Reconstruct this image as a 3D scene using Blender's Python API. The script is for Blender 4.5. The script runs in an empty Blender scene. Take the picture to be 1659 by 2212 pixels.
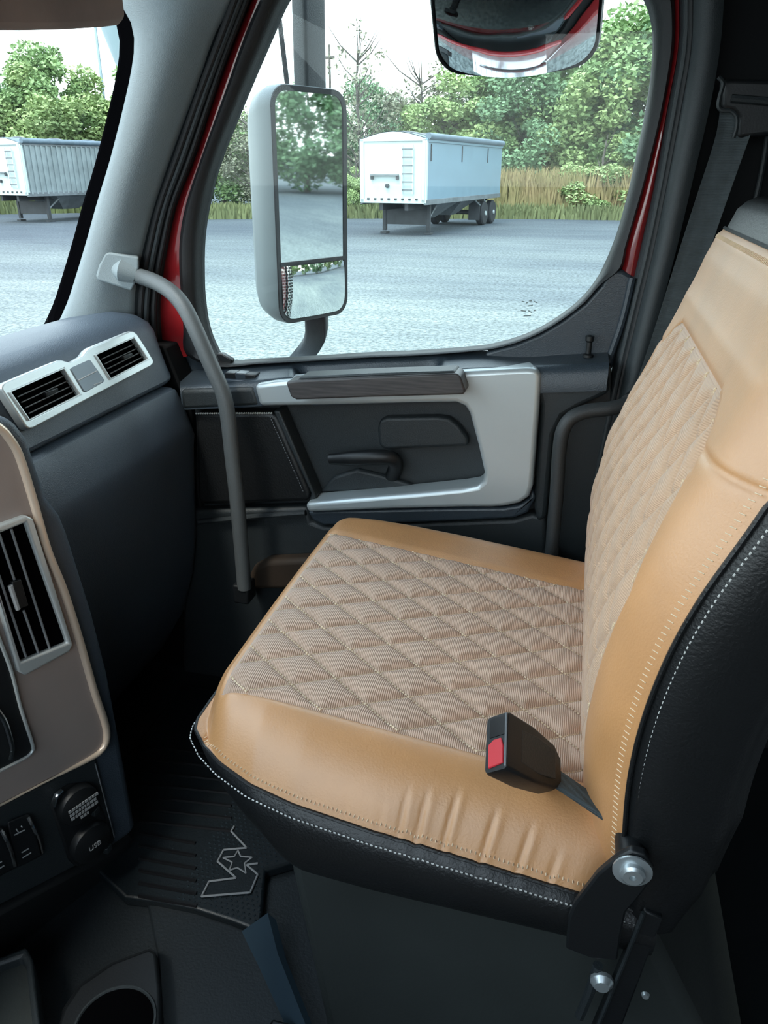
import bpy, bmesh, math, random
from mathutils import Vector as V, Matrix
random.seed(7)
scn = bpy.context.scene
C = scn.collection

# ------------------------------------------------------------------ camera, sky, light, exposure
CZ = 2.25                      # camera height over the gravel; all cab coordinates below are relative to the camera
F = 1660.0; PITCH = math.radians(24); YAW = math.radians(14)
cd = bpy.data.cameras.new('camera'); cam = bpy.data.objects.new('camera', cd); C.objects.link(cam)
cd.sensor_fit = 'VERTICAL'; cd.sensor_height = 36.0; cd.lens = F / 2212.0 * 36.0
cd.clip_start = 0.02; cd.clip_end = 1000
cam.location = (0, 0, CZ); cam.rotation_euler = (math.pi/2 - PITCH, 0, YAW)
scn.camera = cam

w = bpy.data.worlds.new('sky'); scn.world = w; w.use_nodes = True
nt = w.node_tree; nt.nodes.clear()
out = nt.nodes.new('ShaderNodeOutputWorld'); bg = nt.nodes.new('ShaderNodeBackground')
tc = nt.nodes.new('ShaderNodeTexCoord'); sx = nt.nodes.new('ShaderNodeSeparateXYZ'); cr = nt.nodes.new('ShaderNodeValToRGB')
nt.links.new(tc.outputs['Generated'], sx.inputs[0]); nt.links.new(sx.outputs['Z'], cr.inputs[0])
cr.color_ramp.elements[0].position = 0.0; cr.color_ramp.elements[0].color = (0.88, 0.98, 1.0, 1)
cr.color_ramp.elements[1].position = 0.75; cr.color_ramp.elements[1].color = (0.66, 0.83, 1.0, 1)
nt.links.new(cr.outputs[0], bg.inputs['Color']); nt.links.new(bg.outputs[0], out.inputs[0])
bg.inputs['Strength'].default_value = 2.05

sd = bpy.data.lights.new('sun', 'SUN'); sun = bpy.data.objects.new('sun', sd); C.objects.link(sun)
sd.energy = 1.6; sd.angle = math.radians(12); sd.color = (1.0, 0.94, 0.85)
sun.rotation_euler = V((0.25, 0.75, -1.35)).to_track_quat('-Z', 'Y').to_euler()   # hazy sun behind the driver's side

scn.view_settings.view_transform = 'Standard'; scn.view_settings.look = 'None'
scn.view_settings.gamma = 1.0; scn.view_settings.use_curve_mapping = False
scn.view_settings.exposure = 1.1

# ------------------------------------------------------------------ helpers
def ray(u, v):
    xc = (u-829.5)/F; yc = -(v-1106)/F
    f = math.cos(PITCH)+yc*math.sin(PITCH); z = -math.sin(PITCH)+yc*math.cos(PITCH)
    return V((-math.sin(YAW)*f+math.cos(YAW)*xc, math.cos(YAW)*f+math.sin(YAW)*xc, z))
def onY(u, v, Y): r = ray(u, v); return r*(Y/r.y)
def onX(u, v, X): r = ray(u, v); return r*(X/r.x)
def onZ(u, v, Z): r = ray(u, v); return r*(Z/r.z)
def onP(u, v, p, n): r = ray(u, v); return r*(V(p).dot(n)/r.dot(n))
def lerp(a, b, t): return a+(b-a)*t
def interp(x, xs, ys):
    if x <= xs[0]: return ys[0]
    for i in range(len(xs)-1):
        if x <= xs[i+1]:
            t = (x-xs[i])/(xs[i+1]-xs[i]); return lerp(ys[i], ys[i+1], t)
    return ys[-1]
def sstep(a, b, x):
    t = max(0, min(1, (x-a)/(b-a))); return t*t*(3-2*t)
def crv(pts, n):
    "smooth curve through pts, n points evenly by length"
    P = [V(p) for p in pts]; d = []
    Q = [P[0]*2-P[1]]+P+[P[-1]*2-P[-2]]
    for i in range(1, len(Q)-2):
        for k in range(16):
            t = k/16; p0, p1, p2, p3 = Q[i-1], Q[i], Q[i+1], Q[i+2]
            d.append(0.5*((2*p1)+(p2-p0)*t+(2*p0-5*p1+4*p2-p3)*t*t+(3*p1-p0-3*p2+p3)*t**3))
    d.append(P[-1]); return resamp(d, n)
def resamp(pts, n):
    P = [V(p) for p in pts]; L = [0]
    for i in range(1, len(P)): L.append(L[-1]+(P[i]-P[i-1]).length)
    o = []; j = 0
    for k in range(n):
        s = L[-1]*k/(n-1)
        while j < len(P)-2 and L[j+1] < s: j += 1
        t = (s-L[j])/max(1e-9, L[j+1]-L[j]); o.append(P[j].lerp(P[j+1], min(1, t)))
    return o
def rrect(w, h, r, n=5):
    "rounded rectangle loop in 2D, half sizes"
    o = []
    for cx, cy, a0 in ((w-r, h-r, 0), (-w+r, h-r, 90), (-w+r, -h+r, 180), (w-r, -h+r, 270)):
        for k in range(n+1):
            a = math.radians(a0+90*k/n); o.append((cx+r*math.cos(a), cy+r*math.sin(a)))
    return o

class MB:
    def __init__(s): s.v = []; s.f = []
    def add(s, vs, fs):
        o = len(s.v); s.v += [tuple(p) for p in vs]; s.f += [tuple(i+o for i in f) for f in fs]; return s
    def grid(s, rows):
        n = len(rows[0]); vs = [p for r in rows for p in r]
        return s.add(vs, [(i*n+j, i*n+j+1, (i+1)*n+j+1, (i+1)*n+j) for i in range(len(rows)-1) for j in range(n-1)])
    def loft(s, loops, cap0=True, cap1=True, closed=False):
        n = len(loops[0]); m = len(loops); vs = [p for r in loops for p in r]; fs = []
        for i in range(m if closed else m-1):
            for j in range(n):
                a, b = i*n+j, i*n+(j+1) % n; k = ((i+1) % m)*n
                fs.append((a, b, k+(j+1) % n, k+j))
        if not closed:
            if cap0: fs.append(tuple(range(n-1, -1, -1)))
            if cap1: fs.append(tuple((m-1)*n+j for j in range(n)))
        return s.add(vs, fs)
    def tube(s, path, r, seg=12, caps=True, flat=1.0):
        P = [V(p) for p in path]; R = r if isinstance(r, (list, tuple)) else [r]*len(P)
        t = (P[1]-P[0]).normalized(); up = V((0, 0, 1)) if abs(t.z) < .9 else V((1, 0, 0))
        nrm = t.cross(up).normalized(); loops = []
        for i, p in enumerate(P):
            t = ((P[min(i+1, len(P)-1)]-P[max(i-1, 0)])).normalized()
            nrm = (nrm-t*nrm.dot(t)).normalized(); b = t.cross(nrm)
            loops.append([p+(nrm*math.cos(a)*flat+b*math.sin(a))*R[i] for a in (2*math.pi*k/seg for k in range(seg))])
        return s.loft(loops, caps, caps)
    def box(s, c, h, ax=None):
        ax = ax or (V((1, 0, 0)), V((0, 1, 0)), V((0, 0, 1))); c = V(c)
        vs = [c+ax[0]*h[0]*i+ax[1]*h[1]*j+ax[2]*h[2]*k for i in (-1, 1) for j in (-1, 1) for k in (-1, 1)]
        return s.add(vs, [(0, 1, 3, 2), (4, 6, 7, 5), (0, 4, 5, 1), (2, 3, 7, 6), (0, 2, 6, 4), (1, 5, 7, 3)])
    def band(s, A, B, depth, seg=6, bulge=0.0, out=V((0, -1, 0))):
        "solid band between two polylines, bulging towards out, thickness along depth"
        depth = V(depth); loops = []
        for a, b in zip(A, B):
            f = [a.lerp(b, k/seg)+out*(bulge*4*(k/seg)*(1-k/seg)) for k in range(seg+1)]
            loops.append(f+[b+depth, a+depth])
        return s.loft(loops)
    def plate(s, outer, vec, holes=()):
        bm = bmesh.new(); es = []
        for lp in [outer]+list(holes):
            vs = [bm.verts.new(p) for p in lp]
            es += [bm.edges.new((vs[i], vs[(i+1) % len(vs)])) for i in range(len(vs))]
        bmesh.ops.triangle_fill(bm, use_beauty=True, use_dissolve=False, edges=es)
        fs = list(bm.faces); r = bmesh.ops.extrude_face_region(bm, geom=fs)
        bmesh.ops.translate(bm, vec=V(vec), verts=[g for g in r['geom'] if isinstance(g, bmesh.types.BMVert)])
        bmesh.ops.recalc_face_normals(bm, faces=bm.faces)
        if not holes: bmesh.ops.dissolve_limit(bm, angle_limit=.002, verts=bm.verts, edges=bm.edges)
        bm.verts.index_update()
        s.add([v.co.copy() for v in bm.verts], [[v.index for v in f.verts] for f in bm.faces]); bm.free(); return s
    def cyl(s, a, b, r0, r1=None, seg=20):
        r1 = r0 if r1 is None else r1; return s.tube([a, b], [r0, r1], seg)
    def lathe(s, prof, c, ax, seg=24):
        "prof: (radius, height) along axis ax"
        ax = V(ax).normalized(); u = ax.orthogonal().normalized(); w_ = ax.cross(u); c = V(c)
        return s.loft([[c+ax*h+(u*math.cos(2*math.pi*k/seg)+w_*math.sin(2*math.pi*k/seg))*r for k in range(seg)] for r, h in prof])

ORG = {}
def tag(o, label=None, cat=None, group=None, kind=None):
    for k, x in (('label', label), ('category', cat), ('group', group), ('kind', kind)):
        if x: o[k] = x
    return o
def thing(name, label, cat, loc, rotz=0.0, local=False, group=None, kind=None):
    o = bpy.data.objects.new(name, None); C.objects.link(o); o.empty_display_size = .05
    o.location = V(loc)+V((0, 0, CZ)); o.rotation_euler = (0, 0, rotz)
    ORG[o.name] = V((0, 0, 0)) if local else V(loc)
    return tag(o, label, cat, group, kind)
def obj(name, mb, m, parent=None, bevel=0, seg=2, smooth=35, label=None, cat=None, group=None, kind=None, normals=True):
    me = bpy.data.meshes.new(name)
    if parent is not None: og = ORG[parent.name]
    else:
        n = len(mb.v); xs = [p[0] for p in mb.v]; ys = [p[1] for p in mb.v]; zs = [p[2] for p in mb.v]
        og = V(((min(xs)+max(xs))/2, (min(ys)+max(ys))/2, min(zs)))
    me.from_pydata([(p[0]-og.x, p[1]-og.y, p[2]-og.z) for p in mb.v], [], mb.f); me.validate(); me.update()
    if normals:
        bm = bmesh.new(); bm.from_mesh(me); bmesh.ops.recalc_face_normals(bm, faces=bm.faces); bm.to_mesh(me); bm.free()
    if smooth:
        me.polygons.foreach_set('use_smooth', [True]*len(me.polygons)); me.set_sharp_from_angle(angle=math.radians(smooth))
    me.materials.append(m)
    o = bpy.data.objects.new(name, me); C.objects.link(o); ORG[o.name] = og
    if parent is not None: o.parent = parent
    else: o.location = og+V((0, 0, CZ))
    if bevel:
        b = o.modifiers.new('bevel', 'BEVEL'); b.width = bevel; b.segments = seg; b.limit_method = 'ANGLE'; b.angle_limit = math.radians(40)
        b.harden_normals = False
    return tag(o, label, cat, group, kind)
def copy_tree(o, parent=None):
    c = o.copy(); C.objects.link(c)
    if parent is not None: c.parent = parent
    ORG[c.name] = ORG[o.name]
    for ch in list(o.children): copy_tree(ch, c)
    return c

# ------------------------------------------------------------------ materials
def mat(name, col, rough=.6, metal=0.0, var=.12, vscale=8.0, bump=0.0, bscale=200.0, spec=.5, col2=None, coat=0.0, wave=None, sheen=0.0, stretch=None, coatr=.06):
    m = bpy.data.materials.new(name); m.use_nodes = True; n = m.node_tree.nodes; L = m.node_tree.links
    b = n['Principled BSDF']; b.inputs['Roughness'].default_value = rough; b.inputs['Metallic'].default_value = metal
    b.inputs['Specular IOR Level'].default_value = spec; b.inputs['Coat Weight'].default_value = coat; b.inputs['Coat Roughness'].default_value = coatr
    if sheen: b.inputs['Sheen Weight'].default_value = sheen
    t = n.new('ShaderNodeTexCoord'); vec = t.outputs['Object']
    if stretch:
        mp = n.new('ShaderNodeMapping'); mp.inputs['Scale'].default_value = stretch; L.new(vec, mp.inputs[0]); vec = mp.outputs[0]
    nz = n.new('ShaderNodeTexNoise'); nz.inputs['Scale'].default_value = vscale; nz.inputs['Detail'].default_value = 5
    L.new(vec, nz.inputs['Vector'])
    r = n.new('ShaderNodeValToRGB'); c2 = col2 or tuple(max(0, x*(1-2*var)) for x in col)
    r.color_ramp.elements[0].position = .3; r.color_ramp.elements[1].position = .7
    r.color_ramp.elements[0].color = (*c2, 1); r.color_ramp.elements[1].color = (*col, 1)
    L.new(nz.outputs['Fac'], r.inputs[0]); L.new(r.outputs[0], b.inputs['Base Color'])
    if bump:
        bn = n.new('ShaderNodeTexNoise'); bn.inputs['Scale'].default_value = bscale; bn.inputs['Detail'].default_value = 3
        L.new(vec, bn.inputs['Vector']); bp = n.new('ShaderNodeBump'); bp.inputs['Strength'].default_value = bump; bp.inputs['Distance'].default_value = .002
        L.new(bn.outputs['Fac'], bp.inputs['Height']); L.new(bp.outputs[0], b.inputs['Normal'])
        if wave:
            wv = n.new('ShaderNodeTexWave'); wv.inputs['Scale'].default_value = wave[0]; wv.bands_direction = wave[1]; wv.inputs['Distortion'].default_value = .3
            L.new(t.outputs['Object'], wv.inputs['Vector']); b2 = n.new('ShaderNodeBump'); b2.inputs['Strength'].default_value = wave[2]; b2.inputs['Distance'].default_value = .0015
            L.new(wv.outputs['Fac'], b2.inputs['Height']); L.new(bp.outputs[0], b2.inputs['Normal']); L.new(b2.outputs[0], b.inputs['Normal'])
    return m
def glassmat(name, tint=(.93, .97, .96), refl=.06):
    m = bpy.data.materials.new(name); m.use_nodes = True; n = m.node_tree.nodes; L = m.node_tree.links; n.clear()
    o = n.new('ShaderNodeOutputMaterial'); mx = n.new('ShaderNodeMixShader'); tr = n.new('ShaderNodeBsdfTransparent'); gl = n.new('ShaderNodeBsdfGlossy')
    fr = n.new('ShaderNodeFresnel'); fr.inputs['IOR'].default_value = 1.25; gl.inputs['Roughness'].default_value = .01; tr.inputs['Color'].default_value = (*tint, 1)
    L.new(fr.outputs[0], mx.inputs[0]); L.new(tr.outputs[0], mx.inputs[1]); L.new(gl.outputs[0], mx.inputs[2]); L.new(mx.outputs[0], o.inputs[0]); return m

TAN = mat('tan_leather', (.67, .32, .118), .5, var=.07, vscale=14, bump=.25, bscale=420, spec=.9, coat=.9, coatr=.45)
QUILT = mat('quilted_fabric', (.63, .42, .30), .5, var=.05, vscale=20, bump=.2, bscale=500, wave=(150, 'X', .5), sheen=.25)
QUILTB = mat('quilted_back_fabric', (.64, .40, .25), .5, var=.05, vscale=20, bump=.2, bscale=500, wave=(150, 'Z', .4), sheen=.25)
THREAD = mat('cream_thread', (.90, .72, .50), .7)
WTHREAD = mat('white_thread', (.75, .75, .72), .7)
BLACKL = mat('black_leather', (.009, .010, .011), .42, bump=.3, bscale=350, spec=.55)
DASH = mat('slate_soft_dash', (.055, .074, .098), .45, var=.04, bump=.35, bscale=600, spec=.5)
DARKP = mat('dark_grey_plastic', (.022, .028, .031), .5, var=.06, bump=.3, bscale=500, spec=.5)
DOORP = mat('door_grey_plastic', (.036, .049, .062), .33, var=.06, bump=.3, bscale=500, spec=.5)
BLACKP = mat('black_plastic', (.008, .0095, .011), .45, var=.06, bump=.1, bscale=400, spec=.5)
RUBBER = mat('black_rubber', (.012, .013, .015), .55, bump=.2, bscale=300)
PILLAR = mat('grey_pillar_plastic', (.25, .295, .31), .6, var=.05, bump=.3, bscale=700, spec=.4)
PILLARD = mat('charcoal_pillar_plastic', (.036, .044, .048), .45, var=.05, bump=.3, bscale=700, spec=.4)
HANDLE = mat('grey_grab_handle', (.095, .105, .108), .5, var=.05, bump=.25, bscale=600)
HANDLED = mat('dark_grab_handle', (.036, .040, .042), .5, var=.05, bump=.25, bscale=600)
SILVER = mat('satin_silver', (.58, .63, .64), .34, metal=.45, var=.03, bump=.06, bscale=700)
CHROME = mat('bright_chrome', (.8, .8, .8), .12, metal=1.0, var=.03)
CHAMP = mat('champagne_trim', (.78, .63, .50), .3, metal=.35, var=.04)
TAUPE = mat('taupe_console_panel', (.36, .30, .275), .5, var=.05, bump=.06, bscale=500, metal=.1)
WOOD = mat('dark_wood_grain', (.075, .066, .064), .45, col2=(.03, .027, .028), vscale=9, stretch=(2, 10, 30), bump=.1, bscale=60)
RED = mat('red_paint', (.25, .012, .015), .22, var=.04, coat=.8, spec=.5)
VISOR = mat('brown_visor_fabric', (.34, .225, .185), .8, var=.2, vscale=6, bump=.2)
HEADL = mat('headliner_fabric', (.12, .12, .125), .9, var=.06, bump=.3)
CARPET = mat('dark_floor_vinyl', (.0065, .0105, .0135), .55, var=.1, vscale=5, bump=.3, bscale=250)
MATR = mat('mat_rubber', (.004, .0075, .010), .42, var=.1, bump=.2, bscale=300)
PRINT = mat('grey_print', (.42, .43, .44), .6)
PRINTD = mat('dim_grey_print', (.22, .235, .25), .6)
REDBTN = mat('red_button', (.75, .045, .06), .4)
BELT = mat('belt_webbing', (.06, .076, .082), .7, var=.15, vscale=60, bump=.4, bscale=400, wave=(160, 'Z', .4))
BASEG = mat('seat_base_grey', (.035, .042, .040), .65, var=.2, vscale=4, bump=.2)
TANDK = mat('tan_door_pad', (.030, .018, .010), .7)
STEEL = mat('zinc_bolt', (.55, .60, .62), .35, metal=.7, var=.1, vscale=40)
MIRH = mat('mirror_housing_grey', (.17, .20, .205), .42, var=.03, bump=.08, bscale=500)
MIRG = mat('mirror_glass', (.82, .85, .83), .02, metal=1.0, var=.01)
GLASS = glassmat('window_glass'); FRIT = mat('black_frit', (.006, .006, .007), .3)
SLAT = mat('slat_grey', (.10, .092, .09), .5)
VENTB = mat('vent_void_black', (.002, .002, .0025), 1.0, spec=0.0)
WALLB = mat('cab_wall_black', (.004, .005, .006), .7, var=.1, spec=.25)
WARM = mat('etched_mark', (.30, .36, .36), .6)

# ================================================================== THE PLACE OUTSIDE
def groundmat():
    m = bpy.data.materials.new('gravel'); m.use_nodes = True; n = m.node_tree.nodes; L = m.node_tree.links; b = n['Principled BSDF']
    b.inputs['Roughness'].default_value = .9
    t = n.new('ShaderNodeTexCoord')
    n1 = n.new('ShaderNodeTexNoise'); n1.inputs['Scale'].default_value = 14; n1.inputs['Detail'].default_value = 8; n1.inputs['Roughness'].default_value = .75
    mp = n.new('ShaderNodeMapping'); mp.inputs['Scale'].default_value = (.05, .16, 1); mp.inputs['Rotation'].default_value = (0, 0, .25)
    n2 = n.new('ShaderNodeTexNoise'); n2.inputs['Scale'].default_value = 1.0; n2.inputs['Detail'].default_value = 6; n2.inputs['Distortion'].default_value = .6
    L.new(t.outputs['Object'], n1.inputs['Vector']); L.new(t.outputs['Object'], mp.inputs[0]); L.new(mp.outputs[0], n2.inputs['Vector'])
    r1 = n.new('ShaderNodeValToRGB'); r1.color_ramp.elements[0].position = .41; r1.color_ramp.elements[1].position = .57
    r1.color_ramp.elements[0].color = (.105, .122, .118, 1); r1.color_ramp.elements[1].color = (.30, .33, .31, 1)
    r2 = n.new('ShaderNodeValToRGB'); r2.color_ramp.elements[0].position = .38; r2.color_ramp.elements[1].position = .62
    r2.color_ramp.elements[0].color = (.70, .73, .78, 1); r2.color_ramp.elements[1].color = (1.12, 1.12, 1.08, 1)
    L.new(n1.outputs['Fac'], r1.inputs[0]); L.new(n2.outputs['Fac'], r2.inputs[0])
    mx = n.new('ShaderNodeMix'); mx.data_type = 'RGBA'; mx.blend_type = 'MULTIPLY'; mx.inputs['Factor'].default_value = 1
    L.new(r1.outputs[0], mx.inputs[6]); L.new(r2.outputs[0], mx.inputs[7]); 
    # gravel colour turns darker and bluer with distance from the truck, with an uneven edge
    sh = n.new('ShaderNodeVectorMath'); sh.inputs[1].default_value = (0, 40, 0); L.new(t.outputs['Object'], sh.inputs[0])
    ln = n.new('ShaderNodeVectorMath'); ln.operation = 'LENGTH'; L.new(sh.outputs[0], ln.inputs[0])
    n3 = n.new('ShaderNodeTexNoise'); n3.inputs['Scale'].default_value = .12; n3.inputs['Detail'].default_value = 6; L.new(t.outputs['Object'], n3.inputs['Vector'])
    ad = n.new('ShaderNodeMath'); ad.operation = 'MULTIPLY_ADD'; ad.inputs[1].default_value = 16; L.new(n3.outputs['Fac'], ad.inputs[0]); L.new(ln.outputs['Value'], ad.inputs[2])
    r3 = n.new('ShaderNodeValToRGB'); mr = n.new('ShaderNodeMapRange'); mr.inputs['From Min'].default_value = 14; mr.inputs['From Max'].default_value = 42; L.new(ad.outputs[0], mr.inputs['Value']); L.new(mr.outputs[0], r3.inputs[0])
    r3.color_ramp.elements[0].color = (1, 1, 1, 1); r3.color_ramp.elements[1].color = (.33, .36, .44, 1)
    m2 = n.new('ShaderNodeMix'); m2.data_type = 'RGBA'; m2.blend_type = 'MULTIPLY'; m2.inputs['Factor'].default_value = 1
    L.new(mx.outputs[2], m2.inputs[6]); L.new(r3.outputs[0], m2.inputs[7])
    mp5 = n.new('ShaderNodeMapping'); mp5.inputs['Scale'].default_value = (.35, 1.6, 1); mp5.inputs['Rotation'].default_value = (0, 0, -.2); L.new(t.outputs['Object'], mp5.inputs[0])
    n5 = n.new('ShaderNodeTexNoise'); n5.inputs['Scale'].default_value = 1.3; n5.inputs['Detail'].default_value = 9; n5.inputs['Roughness'].default_value = .7; L.new(mp5.outputs[0], n5.inputs['Vector'])
    r5 = n.new('ShaderNodeValToRGB'); r5.color_ramp.elements[0].position = .35; r5.color_ramp.elements[1].position = .65; r5.color_ramp.elements[0].color = (.74, .76, .79, 1); r5.color_ramp.elements[1].color = (1.1, 1.1, 1.09, 1); L.new(n5.outputs['Fac'], r5.inputs[0])
    m3 = n.new('ShaderNodeMix'); m3.data_type = 'RGBA'; m3.blend_type = 'MULTIPLY'; m3.inputs['Factor'].default_value = 1
    L.new(m2.outputs[2], m3.inputs[6]); L.new(r5.outputs[0], m3.inputs[7]); L.new(m3.outputs[2], b.inputs['Base Color'])
    bp = n.new('ShaderNodeBump'); bp.inputs['Strength'].default_value = .6; bp.inputs['Distance'].default_value = .03
    L.new(n1.outputs['Fac'], bp.inputs['Height']); L.new(bp.outputs[0], b.inputs['Normal'])
    return m
GZ = -CZ
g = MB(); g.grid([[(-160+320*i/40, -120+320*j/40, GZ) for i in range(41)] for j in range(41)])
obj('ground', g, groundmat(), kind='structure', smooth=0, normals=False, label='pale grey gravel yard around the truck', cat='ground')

# ---- trees
LEAF = [mat('leaf_mid_green', (.26, .385, .16), .75, col2=(.16, .25, .10), vscale=.8),
        mat('leaf_yellow_green', (.34, .44, .18), .75, col2=(.22, .31, .13), vscale=.8),
        mat('leaf_deep_green', (.19, .31, .16), .75, col2=(.12, .21, .11), vscale=.8),
        mat('leaf_dry_grey', (.25, .26, .165), .75, col2=(.16, .17, .12), vscale=.8)]
for m in LEAF:
    m.node_tree.nodes['Principled BSDF'].inputs['Subsurface Weight'].default_value = 0
BARK = mat('bark', (.13, .115, .10), .9, var=.25, vscale=6, bump=.5, bscale=20)
def leaves(rx, rz, n, size, clumps, seed, hollow=.25):
    rnd = random.Random(seed); mb = MB(); cs = []
    for _ in range(clumps):
        while True:
            p = V((rnd.uniform(-1, 1), rnd.uniform(-1, 1), rnd.uniform(-1, 1)))
            if hollow < p.length < 1: break
        taper = 1-.35*max(0, p.z)
        cs.append((V((p.x*rx*taper, p.y*rx*taper, p.z*rz)), rnd.uniform(.28, .55)*min(rx, rz)*.62))
    for k in range(n):
        c, r = cs[k % clumps]
        d = V((rnd.gauss(0, 1), rnd.gauss(0, 1), rnd.gauss(0, 1))).normalized()*r*(rnd.random()**.35)
        d.z *= .8; p = c+d
        a = V((rnd.gauss(0, 1), rnd.gauss(0, 1), rnd.gauss(0, .6))).normalized(); b = a.cross(V((rnd.gauss(0, 1), rnd.gauss(0, 1), rnd.gauss(0, 1)))).normalized()
        s = size*rnd.uniform(.6, 1.3)
        mb.add([p-a*s, p-b*s*.55, p+a*s, p+b*s*.55], [(0, 1, 2, 3)])
    return mb
def trunk(h, r, br, seed):
    rnd = random.Random(seed); mb = MB()
    mb.tube([(0, 0, -.1), (.1, 0, h*.35), (-.05, .1, h*.7), (.05, 0, h*.98)], [r, r*.75, r*.45, r*.1], 8)
    for _ in range(br):
        z = h*rnd.uniform(.25, .85); a = rnd.uniform(0, 6.28); l = h*rnd.uniform(.15, .32)
        e = V((math.cos(a)*l, math.sin(a)*l, z+l*.8)); m_ = V((math.cos(a)*l*.5, math.sin(a)*l*.5, z+l*.3))
        mb.tube([(0, 0, z), m_, e], [r*.35, r*.22, r*.05], 5)
    return mb
PROTO = {}
def proto(kind):
    # unit trees about 8 m high
    if kind in PROTO: return PROTO[kind]
    h = 8.0
    spec = {'round': (3.1, 3.8, 20000, .125, 60, 0, 4.1), 'yellow': (2.9, 3.7, 20000, .125, 56, 1, 4.2), 'deep': (3.1, 3.9, 20000, .125, 60, 2, 4.1),
            'sparse': (2.2, 3.2, 900, .11, 40, 3, 4.9), 'bush': (2.6, 2.4, 13000, .10, 40, 1, 2.2), 'dry': (2.6, 3.3, 4500, .11, 50, 3, 4.4)}[kind]
    rx, rz, n, s, cl, mi, zc = spec
    cm = leaves(rx, rz, n, s, cl, sum(map(ord, kind)))
    cm.v = [(x, y, z+zc) for x, y, z in cm.v]
    tm = trunk(h*.97 if kind in ('sparse', 'dry') else h*.75, .14, 26 if kind in ('sparse', 'dry') else 10, 5)
    PROTO[kind] = (cm, tm, LEAF[mi]); return PROTO[kind]
TREEMESH = {}
def tree(u, vtop, dist, kind, label, wide=1.0, name='tree'):
    r = ray(u, 400); d = V((r.x, r.y, 0)).normalized(); rt = ray(u, vtop)
    h = dist*rt.z/math.hypot(rt.x, rt.y)+CZ
    t = thing(name, label, 'tree', (d.x*dist, d.y*dist, GZ), random.uniform(0, 6.28), True, 'trees along the edge of the yard')
    cm, tm, lm = proto(kind)
    if kind not in TREEMESH:
        a = obj('crown', cm, lm, t, smooth=0, normals=False); b = obj('trunk', tm, BARK, t); TREEMESH[kind] = (a.data, b.data)
    else:
        for nm, me in zip(('crown', 'trunk'), TREEMESH[kind]):
            o = bpy.data.objects.new(nm, me); C.objects.link(o); o.parent = t; ORG[o.name] = V((0, 0, 0))
    s = h/8.0*1.12; t.scale = (s*wide, s*wide, s); return t
T = [
 (-150, 150, 58, 'round', 'green tree beyond the left edge of the windshield view', 1.2),
 (-20, 195, 57, 'deep', 'dark green tree behind the front of the ribbed trailer', 1.2),
 (60, 170, 56, 'yellow', 'light green tree behind the ribbed trailer, left one', 1.15),
 (125, 140, 58, 'round', 'tallest green tree rising behind the ribbed trailer', 1.0),
 (185, 178, 57, 'yellow', 'light green tree behind the ribbed trailer beside the grey pillar', 1.15),
 (330, 180, 56, 'round', 'green tree hidden behind the grey windshield pillar', 1.3),
 (480, 225, 48, 'round', 'green tree left of the tall wing mirror', 1.25),
 (545, 250, 45, 'dry', 'grey-green bushy tree low beside the wing mirror housing', 1.3),
 (505, 205, 52, 'yellow', 'light green tree peeping out left of the wing mirror', 1.2),
 (640, 215, 52, 'deep', 'dark green tree right behind the tall wing mirror', 1.1),
 (775, 95, 50, 'sparse', 'thin almost bare tree right of the vertical mirror arm', .8),
 (795, 205, 58, 'deep', 'small dark rounded tree under the thin bare tree', .8),
 (770, 300, 43, 'bush', 'low leafy bush between wing mirror and white trailer', .9),
 (905, 150, 52, 'dry', 'half bare greyish tree above the white trailer front', 1.0),
 (850, 240, 66, 'deep', 'distant dark tree over the grey shed roof', .9),
 (975, 185, 50, 'yellow', 'yellowish green tree rising above the white trailer roof', 1.1),
 (1060, 175, 52, 'round', 'green tree over the rear end of the white trailer', 1.2),
 (1130, 170, 49, 'deep', 'dark green tree right of the white trailer', 1.15),
 (1200, 150, 51, 'round', 'green tree below the look-down mirror, middle of the hedge', 1.15),
 (1275, 120, 49, 'yellow', 'light green tree near the right end of the window view', 1.1),
 (1345, 70, 50, 'round', 'tallest green tree beside the door window rear edge', 1.15),
 (1300, 250, 45, 'bush', 'yellow-green bush in front of the tallest right tree', 1.5),
 (1440, 90, 48, 'deep', 'dark green tree cut off by the rear window edge', 1.2),
 (1560, 100, 50, 'round', 'green tree past the rear window edge', 1.2),
]
for a in T: tree(*a)
for k in range(2, 8):   # the same belt of trees goes on behind the truck, where the wing mirror looks
    ang = math.radians(62-k*8.5); dd = 44+random.uniform(-3, 4)
    t = thing('tree', 'belt tree behind the truck seen only in the wing mirror', 'tree', (math.sin(math.radians(90)-ang)*dd, math.sin(ang)*dd, GZ), random.uniform(0, 6.28), True, 'trees behind the truck')
    kd = ('round', 'yellow', 'deep')[k % 3]
    for nm, me in zip(('crown', 'trunk'), TREEMESH[kd]):
        o = bpy.data.objects.new(nm, me); C.objects.link(o); o.parent = t; ORG[o.name] = V((0, 0, 0))
    s = random.uniform(.85, 1.15); t.scale = (s*1.3, s*1.3, s)

# ---- weeds and tall dry grass along the tree line
def weeds(name, u0, u1, d0, d1, n, h0, h1, m, label, seed):
    rnd = random.Random(seed); mb = MB()
    for _ in range(n):
        u = rnd.uniform(u0, u1); r = ray(u, 420); d = V((r.x, r.y, 0)).normalized(); dist = rnd.uniform(d0, d1)
        p = V((d.x*dist, d.y*dist, GZ)); h = rnd.uniform(h0, h1); wd = rnd.uniform(.03, .09)
        s = V((d.y, -d.x, 0))*wd*rnd.choice((-1, 1)); q = V((rnd.uniform(-.25, .25)*h, rnd.uniform(-.25, .25)*h, 0))
        mb.add([p-s, p+s, p+q*.4+s*.8+V((0, 0, h*.6)), p+q+V((0, 0, h)), p+q*.4-s*.8+V((0, 0, h*.6))], [(0, 1, 2, 4), (4, 2, 3)])
    obj(name, mb, m, smooth=0, normals=False, label=label, cat='grass', kind='stuff')
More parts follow.
